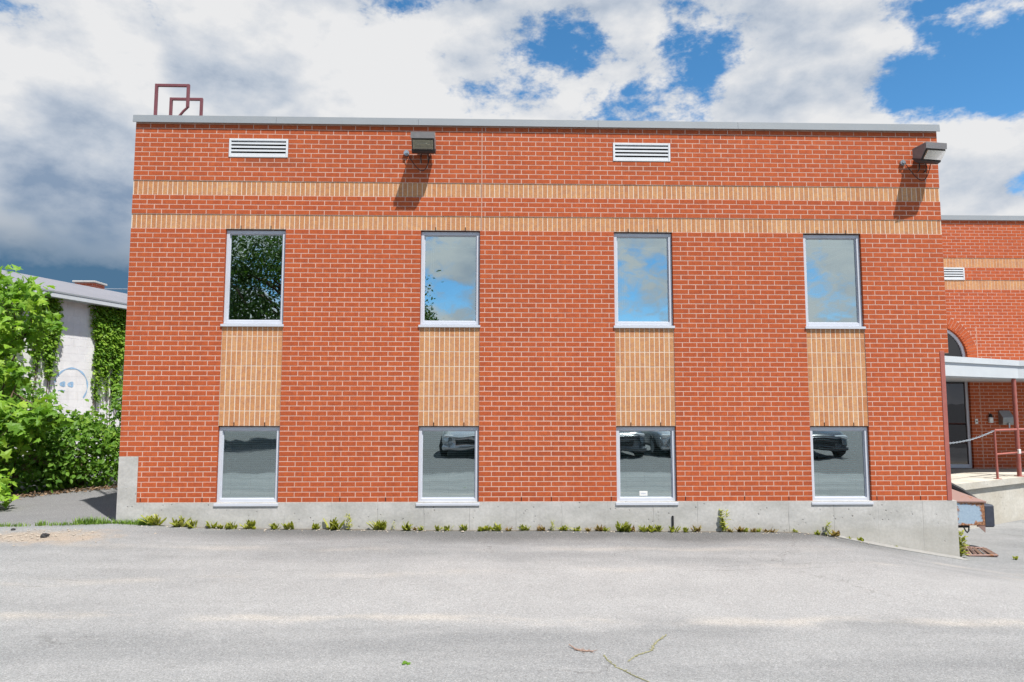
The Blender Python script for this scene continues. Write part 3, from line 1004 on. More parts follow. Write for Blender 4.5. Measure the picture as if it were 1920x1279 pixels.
for z in (1.5, 3.2, 4.9):
    b = MB().box(-5.145, XL + .006, 1.0 - .012, 1.0 + .012, z, z + .04).box(-5.145, XL + .006, 1.468, 1.492, z, z + .04)
    b.build('wall_bracket', M['darkred'], lad)

# ------------------------------------------------------------------ set-back wing
YW = 4.654
wing = empty('brick_wing', (10, YW, -.8), 'lower-lying set-back brick wing with arched doorway right of the main building', 'building')
wing['label'] = 'set-back red brick wing with arched doorway, right of the main brick wall'
AX, AZc, AR, AO = 9.14, 2.25, .665, .885
DX0, DX1 = 8.465, 9.815
WVX0, WVX1 = 9.03, 9.838
def wing_cut(z):
    """half opening width at height z for plain bricks (outside the voussoirs)"""
    if z < AZc: return (DX0, DX1)
    d = AO * AO - (z - AZc) ** 2
    return (AX - math.sqrt(d), AX + math.sqrt(d)) if d > 0 else None
def wing_hole(z):
    if z < AZc: return (DX0 - .003, DX1 + .003)
    rr = AR + .06
    d = rr * rr - (z - AZc) ** 2
    return (AX - math.sqrt(d), AX + math.sqrt(d)) if d > 0 else None
WX0, WX1 = 6.275, 13.0
mm, mb2 = MB(), {}
wred, wbuff = [], []
for n in range(-2, 78):
    z0, z1 = n * C, min((n + 1) * C, 5.16)
    zm = (z0 + z1) / 2
    if 55 <= n < 58 or 62 <= n < 65:
        mb2.setdefault(n < 60, MB()).box(WX0, WX1, YW + .0022 + RECESS, YW + .2, z0, z1)
        continue
    vh = (WVX0 - .002, WVX1 + .002) if 58 <= n < 62 else None
    h = wing_hole(zm)
    segs = [(WX0, WX1)]
    for hole in (h, vh):
        if hole: segs = [s for a, b in segs for s in ((a, min(b, hole[0])), (max(a, hole[1]), b)) if s[1] - s[0] > .01]
    for a, b in segs: mm.box(a, b, YW + .0022, YW + .2, z0, z1)
    h = wing_cut(zm)
    segs = [(WX0, WX1)]
    for hole in (h, (WVX0, WVX1) if 58 <= n < 62 else None):
        if hole: segs = [s for a, b in segs for s in ((a, min(b, hole[0] - (.006 if zm > AZc else 0))), (max(a, hole[1] + (.006 if zm > AZc else 0)), b)) if s[1] - s[0] > .01]
    for a, b in segs:
        first = 6.2 + (.10 if n % 2 else .0)
        cuts = [a] + [first + k * .2 for k in range(0, 60) if a + .025 < first + k * .2 < b - .025] + [b]
        for p, q in zip(cuts[:-1], cuts[1:]):
            lo = p if p == a else p + HJ; hi = q if q == b else q - HJ
            z1b = min((n + 1) * C - HJ, 5.152)
            wred.append((lo, hi, z0 + HJ, z1b, abs(hi - lo - .19) < .004 and 8.9 < lo < 10.9 and z1b > (n + 1) * C - .006))
for za, zb in ((55 * C, 58 * C), (62 * C, 65 * C)):
    n = round((WX1 - WX0) / C)
    for k in range(n):
        lo, hi = WX0 + k * C + HJ * .6, WX0 + (k + 1) * C - HJ * .6
        wbuff.append((lo, hi, za + HJ, zb - HJ, 8.9 < lo < 10.9))
mm.build('mortar_bed', M['mortar'], wing)
for q_ in mb2.values(): q_.build('pale_mortar_bed', M['buff_mortar'], wing)
emit_bricks(wred, 'brick', 'brick_field', M['brick'], wing, YW, 300, tint_red, (.19, C - .01))
emit_bricks(wbuff, 'soldier_brick', 'soldier_brick_field', M['buff'], wing, YW + RECESS, 300,
            lambda a, b, c: float(np.clip(.55 + RNG.normal(0, .2), 0, 1)), (C - .006, .19))
# voussoirs of the arch
nv = 38
for k in range(nv):
    a0, a1 = math.pi * k / nv, math.pi * (k + 1) / nv
    g = .004
    vb = MB()
    def pt(a, r, off):
        return (AX + r * math.cos(a) + off * -math.sin(a), AZc + r * math.sin(a) + off * math.cos(a))
    quad = [pt(a0, AR, g), pt(a0, AO, g), pt(a1, AO, -g), pt(a1, AR, -g)]
    yv = YW - .001 + RNG.uniform(-.001, .001)
    vs = [(p[0], yv, p[1]) for p in quad] + [(p[0], YW + .10, p[1]) for p in quad]
    vb.add(vs, [(0, 1, 2, 3), (0, 4, 5, 1), (1, 5, 6, 2), (2, 6, 7, 3), (3, 7, 4, 0)], float(np.clip(.5 + RNG.normal(0, .18), 0, 1)))
    vb.build('voussoir', M['brick'], wing, tinted=True)
vent(WVX0, WVX1, 58 * C + .004, 62 * C - .004, YW, wing, 4)
MB().prism([(YW - .038, 5.14), (YW - .030, 5.240), (YW + .34, 5.205), (YW + .34, 5.14)], 6.28, 13.0, 'x').build('coping_panel', M['coping'], wing)
MB().box(6.3, 13.0, YW + .2, 11, -.8, 5.1).build('side_wall', M['brick_far'], wing) if False else None
MB().box(12.8, 13.0, YW + .2, 11, -.8, 5.13).box(6.3, 12.8, 10.8, 11, -.8, 5.13).build('side_wall', M['brick_far'], wing)
MB().box(6.3, 12.8, YW + .2, 10.8, 4.85, 4.95).build('flat_roof', M['gravel_roof'], wing)
MB().box(6.3, 12.8, YW + 2.5, YW + 2.6, -.2, 4.84).build('inner_partition', M['interior'], wing)
MB().box(10.012, 10.024, YW - .001, YW + .03, -.1, 2.9).build('caulk_joint', M['caulk'], wing)
# door with arched transom
dr = MB()
y0, y1 = YW + .06, YW + .14
fw = .055
dr.bbox(DX0, DX0 + fw, y0, y1, -.02, AZc, .003); dr.bbox(DX1 - fw, DX1, y0, y1, -.02, AZc, .003)
dr.bbox(DX0 + fw, DX1 - fw, y0 + .001, y1, 2.06, 2.16, .003)
dr.bbox(DX0 + fw, DX1 - fw, y0 + .001, y1, -.02, .06, .003)
dr.bbox(AX - .05, AX + .05, y0 + .001, y1, .06, 2.06, .003)
for k in range(28):
    a0, a1 = math.pi * k / 28, math.pi * (k + 1) / 28
    ro, ri = AR - .004, AR - .055
    q = [(AX + r * math.cos(a), AZc + r * math.sin(a)) for r, a in ((ri, a0), (ro, a0), (ro, a1), (ri, a1))]
    dr.add([(p[0], y0, p[1]) for p in q] + [(p[0], y1, p[1]) for p in q], [(0, 1, 2, 3), (3, 7, 4, 0), (1, 5, 6, 2)])
door = dr.build('door', M['frame'], wing)
MB().box(DX0 + fw - .01, AX - .04, y0 + .03, y0 + .036, .05, 2.07).build('pane', M['door_glass'], door)
MB().box(AX + .04, DX1 - fw + .01, y0 + .03, y0 + .036, .05, 2.07).build('pane', M['door_glass'], door)
tp = [(AX + (AR - .05) * math.cos(math.pi * k / 24), AZc + (AR - .05) * math.sin(math.pi * k / 24)) for k in range(25)]
tm = MB(); tm.prism([(DX0 + fw, 2.15), (DX1 - fw, 2.15)] + tp, y0 + .03, y0 + .036, 'y')
tm.build('transom_pane', M['door_glass'], door)
MB().tube([(AX + .085, y0 - .01, .85), (AX + .085, y0 - .05, .88), (AX + .085, y0 - .05, 1.12), (AX + .085, y0 - .01, 1.15)], .012, 8).build('door_handle', M['zinc'], door)

# entrance canopy and landing, both with a splayed front
def plan(off, back=YW - .01):
    ux, uy = 2.355 / 2.69, 1.3 / 2.69
    nx_, ny_ = uy, -ux
    def P(t): return (7.575 + ux * t + nx_ * off, 2.0 + uy * t + ny_ * off)
    p0 = P(-1.42); p1 = P(2.42)
    return [(6.285, p0[1] + (6.285 - p0[0]) * uy / ux), p1, (p1[0] + 3.2, p1[1] + .15), (p1[0] + 3.2, back), (6.285, back)]
can = empty('entrance_canopy', (8.5, 3.2, -.02), 'white flat entrance canopy on a red post over the landing', 'canopy')
MB().prism(plan(0), 1.765, 2.00, 'z').build('fascia', M['white_metal'], can)
MB().prism(plan(.025), 1.995, 2.095, 'z').build('roof_trim', M['white_metal'], can)
MB().prism(plan(-.06), 1.745, 1.764, 'z').build('soffit', M['white_metal'], can)
MB().tube([(9.60, 3.17, -.02), (9.60, 3.17, 1.76)], .037, 14).build('post', M['redpaint'], can, smooth=False)
MB().bbox(9.54, 9.66, 3.11, 3.23, -.021, -.008, .003).build('base_plate', M['redpaint'], can)
lan = empty('entrance_landing', (8.5, 3.0, -.8), 'raised concrete landing with splayed front edge below the canopy', 'landing')
MB().prism(plan(.03), -.13, -.02, 'z').build('slab', M['landing'], lan)
MB().prism(plan(-.02), -1.2, -.131, 'z').build('retaining_wall', M['landing'], lan)
# handrail
hr = empty('handrail', (8.89, 2.76, -.02), 'red pipe handrail on the concrete landing edge', 'handrail')
R_ = .020
MB().tube([(8.89, 2.76, -.02), (8.875, 2.755, .84)], R_, 10).build('post', M['redpaint'], hr)
MB().tube([(8.876, 2.755, .83), (9.565, 3.135, .83)], R_, 10).build('top_rail', M['redpaint'], hr)
MB().tube([(8.885, 2.76, .41), (9.565, 3.135, .41)], R_ * .85, 10).build('mid_rail', M['redpaint'], hr)
MB().tube([(9.635, 3.175, .83), (12.6, 3.33, .83)], R_, 10).build('top_rail', M['redpaint'], hr)
MB().tube([(9.635, 3.175, .41), (12.6, 3.33, .41)], R_ * .85, 10).build('mid_rail', M['redpaint'], hr)
for xx in (11.0, 12.6):
    MB().tube([(xx, 3.17 + (xx - 9.63) * .054, -.02), (xx, 3.17 + (xx - 9.63) * .054, .83)], R_, 10).build('post', M['redpaint'], hr)
MB().bbox(8.845, 8.935, 2.715, 2.805, -.0195, -.010, .002).build('base_plate', M['redpaint'], hr)
MB().bbox(9.50, 9.545, 3.02, 3.06, .40, .48, .004).build('clamp', M['plastic'], hr)
# chain
ch = MB()
p0, p1 = Vector((6.29, 1.42, .80)), Vector((8.86, 2.745, .825))
for k in range(58):
    t0, t1 = k / 58, (k + 1) / 58
    q0, q1 = p0.lerp(p1, t0), p0.lerp(p1, t1)
    q0.z -= .17 * 4 * t0 * (1 - t0); q1.z -= .17 * 4 * t1 * (1 - t1)
    c_, d_ = (q0 + q1) / 2, (q1 - q0)
    L = d_.length * .68; d_.normalize()
    s_ = Vector((0, 0, 1)).cross(d_).normalized() if k % 2 else Vector((0, 0, 1))
    ring = [c_ + d_ * (L * math.cos(a)) + s_ * (.014 * math.sin(a)) for a in [2 * math.pi * i / 8 for i in range(9)]]
    ch.tube(ring, .0048, 5, cap=False)
tag(ch.build('chain', M['zinc'], None, loc=(7.5, 2.0, .7)), 'galvanised chain hung between the building corner and the red handrail', 'chain')
# fittings by the door
mbx = empty('mailbox', (10.49, YW, .86), 'grey metal mailbox with sloping lid on the wall by the door', 'mailbox')
MB().prism([(YW - .002, .87), (YW - .11, .87), (YW - .13, .92), (YW - .13, 1.02), (YW - .02, 1.14), (YW - .002, 1.14)], 10.375, 10.60, 'x').build('box', M['mailbox'], mbx)
MB().add([(10.372, YW - .138, 1.005), (10.603, YW - .138, 1.005), (10.603, YW - .022, 1.150), (10.372, YW - .022, 1.150),
          (10.372, YW - .138, 1.012), (10.603, YW - .138, 1.012), (10.603, YW - .022, 1.157), (10.372, YW - .022, 1.157)],
         [(0, 1, 2, 3), (7, 6, 5, 4), (0, 4, 5, 1), (1, 5, 6, 2), (2, 6, 7, 3), (3, 7, 4, 0)]).build('lid', M['zinc'], mbx)
MB().bbox(10.475, 10.505, YW - .145, YW - .131, .80, .905, .003).build('latch', M['zinc'], mbx)
lmp = empty('door_lamp', (10.19, YW, .9), 'small white and black fitting on the wall between door and mailbox', 'wall fitting')
MB().bbox(10.155, 10.235, YW - .05, YW - .001, .905, 1.02, .006).build('body', M['plastic'], lmp)
MB().tube([(10.195, YW - .03, 1.021), (10.195, YW - .03, 1.055), (10.195, YW - .03, 1.095)], [.036, .033, .014], 12).build('cap', M['black'], lmp)
bel = empty('door_bell', (9.908, YW, .93), 'white doorbell plate beside the glass door', 'doorbell')
MB().bbox(9.878, 9.938, YW - .014, YW - .001, .885, .985, .003).build('plate', M['plastic'], bel)
MB().disc((9.908, YW - .014, .937), (0, -1, 0), .014, .006, 12).build('button', M['black'], bel)

# ------------------------------------------------------------------ rusted dock equipment at the right corner
dk = empty('dock_leveller', (6.55, .3, -.78), 'rusted steel dock box with flaking blue face at the concrete corner', 'dock leveller')
MB().bbox(6.29, 6.83, .25, .262, -.375, -.052, .003).build('blue_face', M['rust_blue'], dk)
MB().box(6.29, 6.83, .2625, .75, -.36, -.07).build('box', M['rust'], dk)
tpz = MB()
tpz.add([(6.28, .235, -.055), (6.85, .235, -.062), (6.62, .80, .085), (6.28, .80, .10), (6.28, .235, -.040), (6.85, .235, -.047), (6.62, .80, .10), (6.28, .80, .115)],
        [(0, 3, 2, 1), (4, 5, 6, 7), (0, 1, 5, 4), (1, 2, 6, 5), (2, 3, 7, 6), (3, 0, 4, 7)])
tpz.build('top_plate', M['rust'], dk)
MB().box(6.28, 6.60, .81, .90, .06, .155).build('rear_lip', M['rust'], dk)
MB().prism([(6.72, -.376), (6.832, -.376), (6.828, -.475)], .255, .265, 'y').build('fin', M['rust'], dk)
MB().tube([(6.52, .27, -.375), (6.555, .265, -.45), (6.575, .265, -.475), (6.60, .265, -.45), (6.61, .27, -.375)], .010, 6).build('hook', M['black'], dk)
MB().box(6.30, 6.64, .30, .42, -.415, -.376).build('under_beam', M['black'], dk)
bp = empty('dock_bumper', (7.05, .75, -.78), 'black rubber dock bumper beside the rusted blue box', 'bumper')
MB().bbox(7.08, 7.245, .62, .78, -.47, -.15, .02).build('pad', M['navy'], bp)
MB().box(7.09, 7.235, .781, .80, -.49, -.13).build('backing_plate', M['rust'], bp)
cable = MB()
cable.tube([(6.60, .86, .10), (6.75, .85, .11), (6.90, .82, .03), (7.12, .72, -.14)], [.04, .045, .04, .03], 7)
cable.build('strap', M['black'], bp)
gr = empty('drain_grate', (6.8, .4, -.78), 'rusty drain grate with broken wood slats on the ground by the corner', 'drain grate')
P_ = [(6.49, .15), (6.90, .15), (7.05, .58), (6.80, .70)]
zgr = -.762
for k in range(4):
    a, b = Vector((*P_[k], zgr)), Vector((*P_[(k + 1) % 4], zgr))
    MB().tube([a, b], .016, 4).build('frame_bar', M['rust'], gr)
for k in range(5):
    t = (k + .5) / 5
    a = Vector((*P_[0], zgr)).lerp(Vector((*P_[1], zgr)), t); b = Vector((*P_[3], zgr)).lerp(Vector((*P_[2], zgr)), t)
    MB().tube([a, b], .022 if k != 3 else .012, 4).build('slat', M['rust'] if k % 2 else M['twig'], gr)

# short black pipe at the wall foot
tag(MB().tube([(2.398, -.016, -.42), (2.400, -.016, -.30), (2.399, -.014, -.188)], .0125, 8).build('pipe_stub', M['black'], None, loc=(2.4, -.016, -.39)),
    'short black pipe standing against the concrete below the third window', 'pipe')

# ------------------------------------------------------------------ white block building on the left
D_ = np.array([.28, .96]); D_ /= np.linalg.norm(D_)
NW = np.array([D_[1], -D_[0]])              # faces the alley
P0 = np.array([-11.3, 8.3])
def wp(t, off, z):
    q = P0 + D_ * t + NW * off
    return (q[0], q[1], z)
RZW = math.atan2(D_[1], D_[0])
whb = empty('white_building', (P0[0], P0[1], -.3), 'white painted block building with low pale roof behind the shrubs', 'building')
def wallbox(mb, t0, t1, o0, o1, z0, z1):
    vs = [wp(t0, o0, z0), wp(t1, o0, z0), wp(t1, o1, z0), wp(t0, o1, z0), wp(t0, o0, z1), wp(t1, o0, z1), wp(t1, o1, z1), wp(t0, o1, z1)]
    mb.add(vs, [(0, 3, 2, 1), (4, 5, 6, 7), (0, 1, 5, 4), (1, 2, 6, 5), (2, 3, 7, 6), (3, 0, 4, 7)])
    return mb
wallbox(MB(), -9, 14, -.2, -.004, -.6, 3.96).build('joint_bed', M['block_joint'], whb)
bmesh_ = MB().bbox(-.1985, .1985, .0, .10, -.0985, .0985, .0025)
bm_ = make_mesh('block', bmesh_.v, bmesh_.f, M['block'])
rest = MB()
pwh = wl(whb)
for row in range(21):
    z = -.23 + .2 * row + .1
    for k in range(-22, 36):
        t = k * .4 + (.2 if row % 2 else 0)
        if -1.7 < t < 3.6 and row >= 3:
            o = link('block', bm_, whb, Vector(wp(t, 0, z)) - pwh)
            o.rotation_euler = (0, 0, RZW)
        elif -8.7 < t < 13.7:
            wallbox(rest, t - .1985, t + .1985, -.1, 0, z - .0985, z + .0985)
o = rest.build('block_field', M['block'], whb); o['kind'] = 'stuff'
wallbox(MB(), -9, 14, -9.0, -8.8, -.6, 3.96).build('rear_wall', M['block'], whb)
ends = MB(); wallbox(ends, -9, -8.8, -8.8, -.2, -.6, 3.96); wallbox(ends, 13.8, 14, -8.8, -.2, -.6, 3.96)
ends.build('end_wall', M['block'], whb)
rfm = MB()
prof = [(.34, 4.06), (-.4, 4.34), (-1.3, 4.66), (-2.2, 4.86), (-3.2, 4.98), (-4.5, 5.02), (-6.5, 4.8), (-9.4, 4.06)]
low = [(o_, z_ - .06) for o_, z_ in prof]
vs, fs2 = [], []
for t in (-9.4, 14.4):
    for o_, z_ in prof: vs.append(wp(t, o_, z_))
    for o_, z_ in low: vs.append(wp(t, o_, z_))
n = len(prof)
for k in range(n - 1):
    fs2.append((k, k + 1, 2 * n + k + 1, 2 * n + k)); fs2.append((n + k, 3 * n + k, 3 * n + k + 1, n + k + 1))
fs2 += [tuple(list(range(n)) + list(range(2 * n - 1, n - 1, -1))), tuple(list(range(2 * n, 3 * n)) + list(range(4 * n - 1, 3 * n - 1, -1)))]
rfm.add(vs, fs2)
roof = rfm.build('roof', M['roof_metal'], whb)
wallbox(MB(), -9.4, 14.4, .341, .365, 3.93, 4.075).build('fascia_board', M['white_metal'], whb)
wallbox(MB(), -9.4, 14.4, .366, .376, 4.045, 4.085).build('drip_edge', M['coping'], whb)
wallbox(MB(), -9.4, 14.4, .0, .34, 3.935, 3.955).build('eave_soffit', M['white_metal'], whb)
chm = MB()
cb = Vector((-13.05, 13.1, 4.6))
chm.box(cb.x - .30, cb.x + .30, cb.y - .3, cb.y + .3, 4.3, 5.10)
cho = chm.build('chimney', M['brick_far'], roof)
MB().bbox(cb.x - .36, cb.x + .36, cb.y - .36, cb.y + .36, 5.10, 5.16, .01).build('chimney_cap', M['concrete'], roof)
# spray painted face outline on the wall
gf_ = empty('graffiti_face', wp(.8, .01, 1.7), 'blue sprayed outline of a round face on the white block wall', 'graffiti')
def spray(name, pts, wd):
    m_ = MB()
    vs = []
    for i, (t, z) in enumerate(pts):
        a = np.array(pts[min(i + 1, len(pts) - 1)]) - np.array(pts[max(i - 1, 0)])
        a = a / (np.linalg.norm(a) + 1e-9)
        nn = np.array([-a[1], a[0]]) * wd / 2 * (.75 + .4 * math.sin(i * 1.3))
        vs += [wp(t + nn[0], .004, z + nn[1]), wp(t - nn[0], .004, z - nn[1])]
    m_.add(vs, [(2 * i, 2 * i + 1, 2 * i + 3, 2 * i + 2) for i in range(len(pts) - 1)])
    return m_.build(name, M['graffiti'], gf_)
arc = [(.84 + .50 * math.cos(a), 1.72 + .47 * math.sin(a)) for a in np.linspace(rad(-40), rad(170), 26)]
spray('head_outline', arc, .048)
for ex, ez, er in ((.58, 1.77, .045), (.82, 1.765, .05)):
    spray('eye', [(ex + er * math.cos(a), ez + er * math.sin(a)) for a in np.linspace(0, 2 * math.pi, 13)], .085)
spray('mouth', [(.45, 1.60), (.55, 1.61), (.66, 1.60)], .02)

# overhead wires beyond the left building
for k, (z0, z1) in enumerate(((7.3, 7.55), (6.95, 7.0))):
    pts = [(-34 + 40 * t, 26, z0 + (z1 - z0) * t - 1.1 * 4 * t * (1 - t) * .35) for t in np.linspace(0, 1, 24)]
    tag(MB().tube(pts, .022, 5).build('overhead_wire', M['wire'], None, loc=pts[0]), ['upper', 'lower'][k] + ' of two thin overhead wires behind the white building', 'wire', 'overhead wires')

# ------------------------------------------------------------------ foliage
def leaf_template(kind):
    if kind == 'maple':
        out = [(0, -.08), (.16, -.02), (.42, -.12), (.30, .10), (.52, .34), (.24, .34), (.20, .52), (0, .95),
               (-.20, .52), (-.24, .34), (-.52, .34), (-.30, .10), (-.42, -.12), (-.16, -.02)]
        v = [(0, .25, .05)] + [(x, y, -.10 * abs(x) - .12 * max(0, y - .3)) for x, y in out]
        f = [(0, i, i % len(out) + 1) for i in range(1, len(out) + 1)]
    elif kind == 'oval':
        v = [(0, 0, 0), (.26, .35, .06), (.20, .75, .02), (0, 1.0, -.10), (-.20, .75, .02), (-.26, .35, .06), (0, .5, -.02)]
        f = [(0, 1, 6), (1, 2, 6), (2, 3, 6), (3, 4, 6), (4, 5, 6), (5, 0, 6)]
    elif kind == 'ivy':
        v = [(0, 0, 0), (.38, .12, .03), (.30, .55, .03), (0, 1.0, -.08), (-.30, .55, .03), (-.38, .12, .03), (0, .4, -.04)]
        f = [(0, 1, 6), (1, 2, 6), (2, 3, 6), (3, 4, 6), (4, 5, 6), (5, 0, 6)]
    else:
        v = [(-.3, 0, 0), (.3, 0, 0), (.22, .7, .05), (-.22, .7, .05)]
        f = [(0, 1, 2, 3)]
    return np.array(v, float), f
def leaves(centers, normals, sizes, kind, tints, rng):
    """verts, faces, face tints of one leaf per centre"""
    tv, tf = leaf_template(kind)
    n = len(centers)
    nr = normals / np.linalg.norm(normals, axis=1, keepdims=True)
    a = rng.normal(size=(n, 3)); a[:, 2] -= .8             # tips hang
    u = a - nr * (a * nr).sum(1, keepdims=True)
    u /= np.linalg.norm(u, axis=1, keepdims=True)
    w = np.cross(u, nr)
    V = centers[:, None, :] + sizes[:, None, None] * (tv[None, :, 0:1] * w[:, None, :] + tv[None, :, 1:2] * u[:, None, :] + tv[None, :, 2:3] * nr[:, None, :])
    k = len(tv)
    V = V.reshape(-1, 3)
    F = []
    for i in range(n):
        b = i * k
        F.extend(tuple(q + b for q in f) for f in tf)
    return V, F, np.repeat(tints, len(tf))
def leaf_object(name, parent, parts, material):
    V, F, Tn, off = [], [], [], 0
    for v, f, t in parts:
        V.append(v); F.extend(tuple(i + off for i in q) for q in f); Tn.append(t); off += len(v)
    V = np.concatenate(V) - np.array(wl(parent))
    me = make_mesh(name, V.tolist(), F, material, np.concatenate(Tn))
    return link(name, me, parent)
def bush(name, label, cat, base, tips_fn, ntips, per, spread, size, kind, material, seed, group=None, trunk_r=.03, outward=(.35, -.5, .75), branch_from=None, stems=4, crown='crown', jitter=.9, tintbase=.45):
    rng = np.random.default_rng(seed)
    root = empty(name, base, label, cat, group)
    tips = np.array([tips_fn(rng) for _ in range(ntips)])
    b0 = np.array(base)
    tr = MB()
    # stems rise from the base, twigs reach every third tip
    st_ends = tips[rng.choice(ntips, stems, replace=False)]
    allst = []
    for e_ in st_ends:
        mid = b0 + (e_ - b0) * .5 + rng.normal(0, .08, 3); mid[2] += .12 * abs(e_[2] - b0[2])
        s0 = b0 + rng.normal(0, .04, 3) * (1, 1, 0)
        tr.tube([s0, s0 * .6 + mid * .4 + (0, 0, .05), mid, e_], [trunk_r, trunk_r * .8, trunk_r * .55, trunk_r * .2], 6)
        allst += [mid, mid * .5 + e_ * .5]
    allst = np.array(allst)
    for e_ in tips[::2]:
        k = np.argmin(np.linalg.norm(allst - e_, axis=1))
        m_ = (allst[k] + e_) / 2 + rng.normal(0, .05, 3)
        tr.tube([allst[k], m_, e_], [trunk_r * .3, trunk_r * .2, trunk_r * .1], 4)
    tr.build('trunk', M['bark'], root, smooth=True)
    n = ntips * per
    cidx = np.repeat(np.arange(ntips), per)
    cs = tips[cidx] + rng.normal(0, 1, (n, 3)) * np.array(spread)
    nrm = rng.normal(0, 1, (n, 3)) * jitter + np.array(outward) * 1.4
    tipt = rng.normal(0, .16, ntips)[cidx]
    tints = np.clip(tintbase + tipt + rng.normal(0, .14, n), 0, 1)
    sz = size * rng.uniform(.65, 1.2, n)
    leaf_object(crown, root, [leaves(cs, nrm, sz, kind, tints, rng)], material)
    return root
def ell(c, r, low=-1.0, shell=.55):
    c, r = np.array(c), np.array(r)
    def fn(rng):
        while True:
            p = rng.normal(size=3); p /= np.linalg.norm(p)
            p *= rng.uniform(shell, 1.0) ** .6
            if p[2] >= low: return c + p * r
    return fn
def union(fns, wts):
    wts = np.array(wts) / sum(wts)
    def fn(rng): return fns[rng.choice(len(fns), p=wts)](rng)
    return fn
# big-leaved maple sapling at the left edge
bush('maple_sapling', 'tall bright green maple sapling at the left edge of the photo', 'tree', (-8.75, 3.0, -.3),
     union([ell((-8.75, 3.1, 2.9), (.75, .6, .75)), ell((-8.9, 3.0, 1.9), (.65, .6, .7)), ell((-8.45, 2.7, 1.05), (.95, .5, .40)), ell((-8.75, 2.6, .75), (.75, .6, .6))], [4, 2.4, 3.4, 2.2]),
     150, 15, (.13, .13, .10), .17, 'maple', M['maple'], 3, trunk_r=.035, stems=6, tintbase=.5)
bush('maple_seedling', 'low yellow-green maple seedling by the asphalt at the far left', 'seedling', (-7.55, 1.25, -.28),
     ell((-7.55, 1.25, -.0), (.42, .35, .28), -.4), 22, 9, (.08, .08, .05), .14, 'maple', M['maple'], 5, trunk_r=.010, stems=4, tintbase=.78)
bush('shrub', 'dense dark green shrub below the maple sapling', 'shrub', (-8.55, 3.35, -.3),
     ell((-8.5, 3.3, .35), (.95, .6, .75), -.85), 110, 26, (.12, .12, .10), .115, 'oval', M['shrub'], 11, 'shrubs along the alley', stems=7, tintbase=.42)
bush('shrub', 'mid green shrub in front of the sprayed face', 'shrub', (-7.85, 4.15, -.3),
     ell((-7.85, 4.1, .34), (.75, .6, .74), -.85), 105, 26, (.12, .12, .10), .115, 'oval', M['shrub'], 12, 'shrubs along the alley', stems=7, tintbase=.52)
bush('shrub', 'tall arching shrub right beside the brick corner', 'shrub', (-7.35, 5.35, -.3),
     union([ell((-7.3, 5.3, .75), (.62, .55, 1.0), -.9), ell((-7.15, 5.5, 1.35), (.5, .5, .5))], [3, 1]), 115, 26, (.12, .12, .11), .11, 'oval', M['shrub'], 13, 'shrubs along the alley', stems=7, tintbase=.48)
bush('shrub', 'shaded shrub further back in the alley behind the sapling', 'shrub', (-9.9, 4.8, -.3),
     ell((-9.8, 4.8, .7), (1.1, .7, 1.1), -.9), 110, 24, (.14, .14, .12), .12, 'oval', M['shrub'], 14, 'shrubs along the alley', stems=7, tintbase=.45)
# ivy curtains on the white wall
def ivy(label, bands, seed, n):
    rng = np.random.default_rng(seed)
    t0 = np.mean([b[0] for b in bands]); base = wp(t0, .02, -.3)
    root = empty('ivy', base, label, 'ivy', 'ivy on the white wall')
    stem = MB()
    C_, N_ = [], []
    for (t, hw, ztop, zbot, dens) in bands:
        for s in range(3):
            x = t + rng.uniform(-hw, hw) * .6
            pts = [wp(x + .05 * math.sin(z * 3 + s), .015, z) for z in np.linspace(-.3, ztop, 14)]
            stem.tube(pts, .008, 5)
        m_ = int(n * dens)
        # hanging strands
        ns = max(8, int(hw * 60))
        sx = rng.normal(0, hw * .55, ns); sl = zbot - .25 + rng.uniform(0, 1, ns) ** .9 * (ztop - zbot) * .8
        k = rng.integers(0, ns, m_)
        z = ztop - rng.uniform(0, 1, m_) * (ztop - sl[k])
        z = z + 0.0
        tt = t + sx[k] + .07 * np.sin(z * 2.3 + k) + rng.normal(0, .06, m_)
        of = .02 + np.abs(rng.normal(0, .07, m_)) * (.5 + .5 * rng.uniform(0, 1, m_))
        C_.append(np.stack([P0[0] + D_[0] * tt + NW[0] * of, P0[1] + D_[1] * tt + NW[1] * of, z], 1))
    stem.build('stem', M['bark'], root)
    cs = np.concatenate(C_); m_ = len(cs)
    nrm = rng.normal(0, .55, (m_, 3)) + np.array([NW[0], NW[1], 1.05]) * 1.0
    tints = np.clip(.5 + .25 * np.sin(cs[:, 2] * 5 + cs[:, 1] * 3) * .5 + rng.normal(0, .2, m_), 0, 1)
    leaf_object('foliage', root, [leaves(cs, nrm, .08 * rng.uniform(.5, 1.4, m_), 'ivy', tints, rng)], M['ivy'])
    return root
ivy('narrow ivy curtain left of the bare strip of white wall', [(.12, .17, 4.0, 1.7, 1.0), (-.25, .10, 3.9, 1.6, .5)], 21, 1500)
ivy('broad ivy curtain on the white wall next to the brick corner', [(1.68, .24, 3.98, 1.35, 1.0), (2.15, .38, 3.98, 1.5, 1.4), (2.8, .3, 3.98, 1.9, .8)], 22, 2700)
ivy('ivy behind the maple sapling at the left end of the wall', [(-1.0, .35, 4.0, .8, 1.0)], 23, 2000)
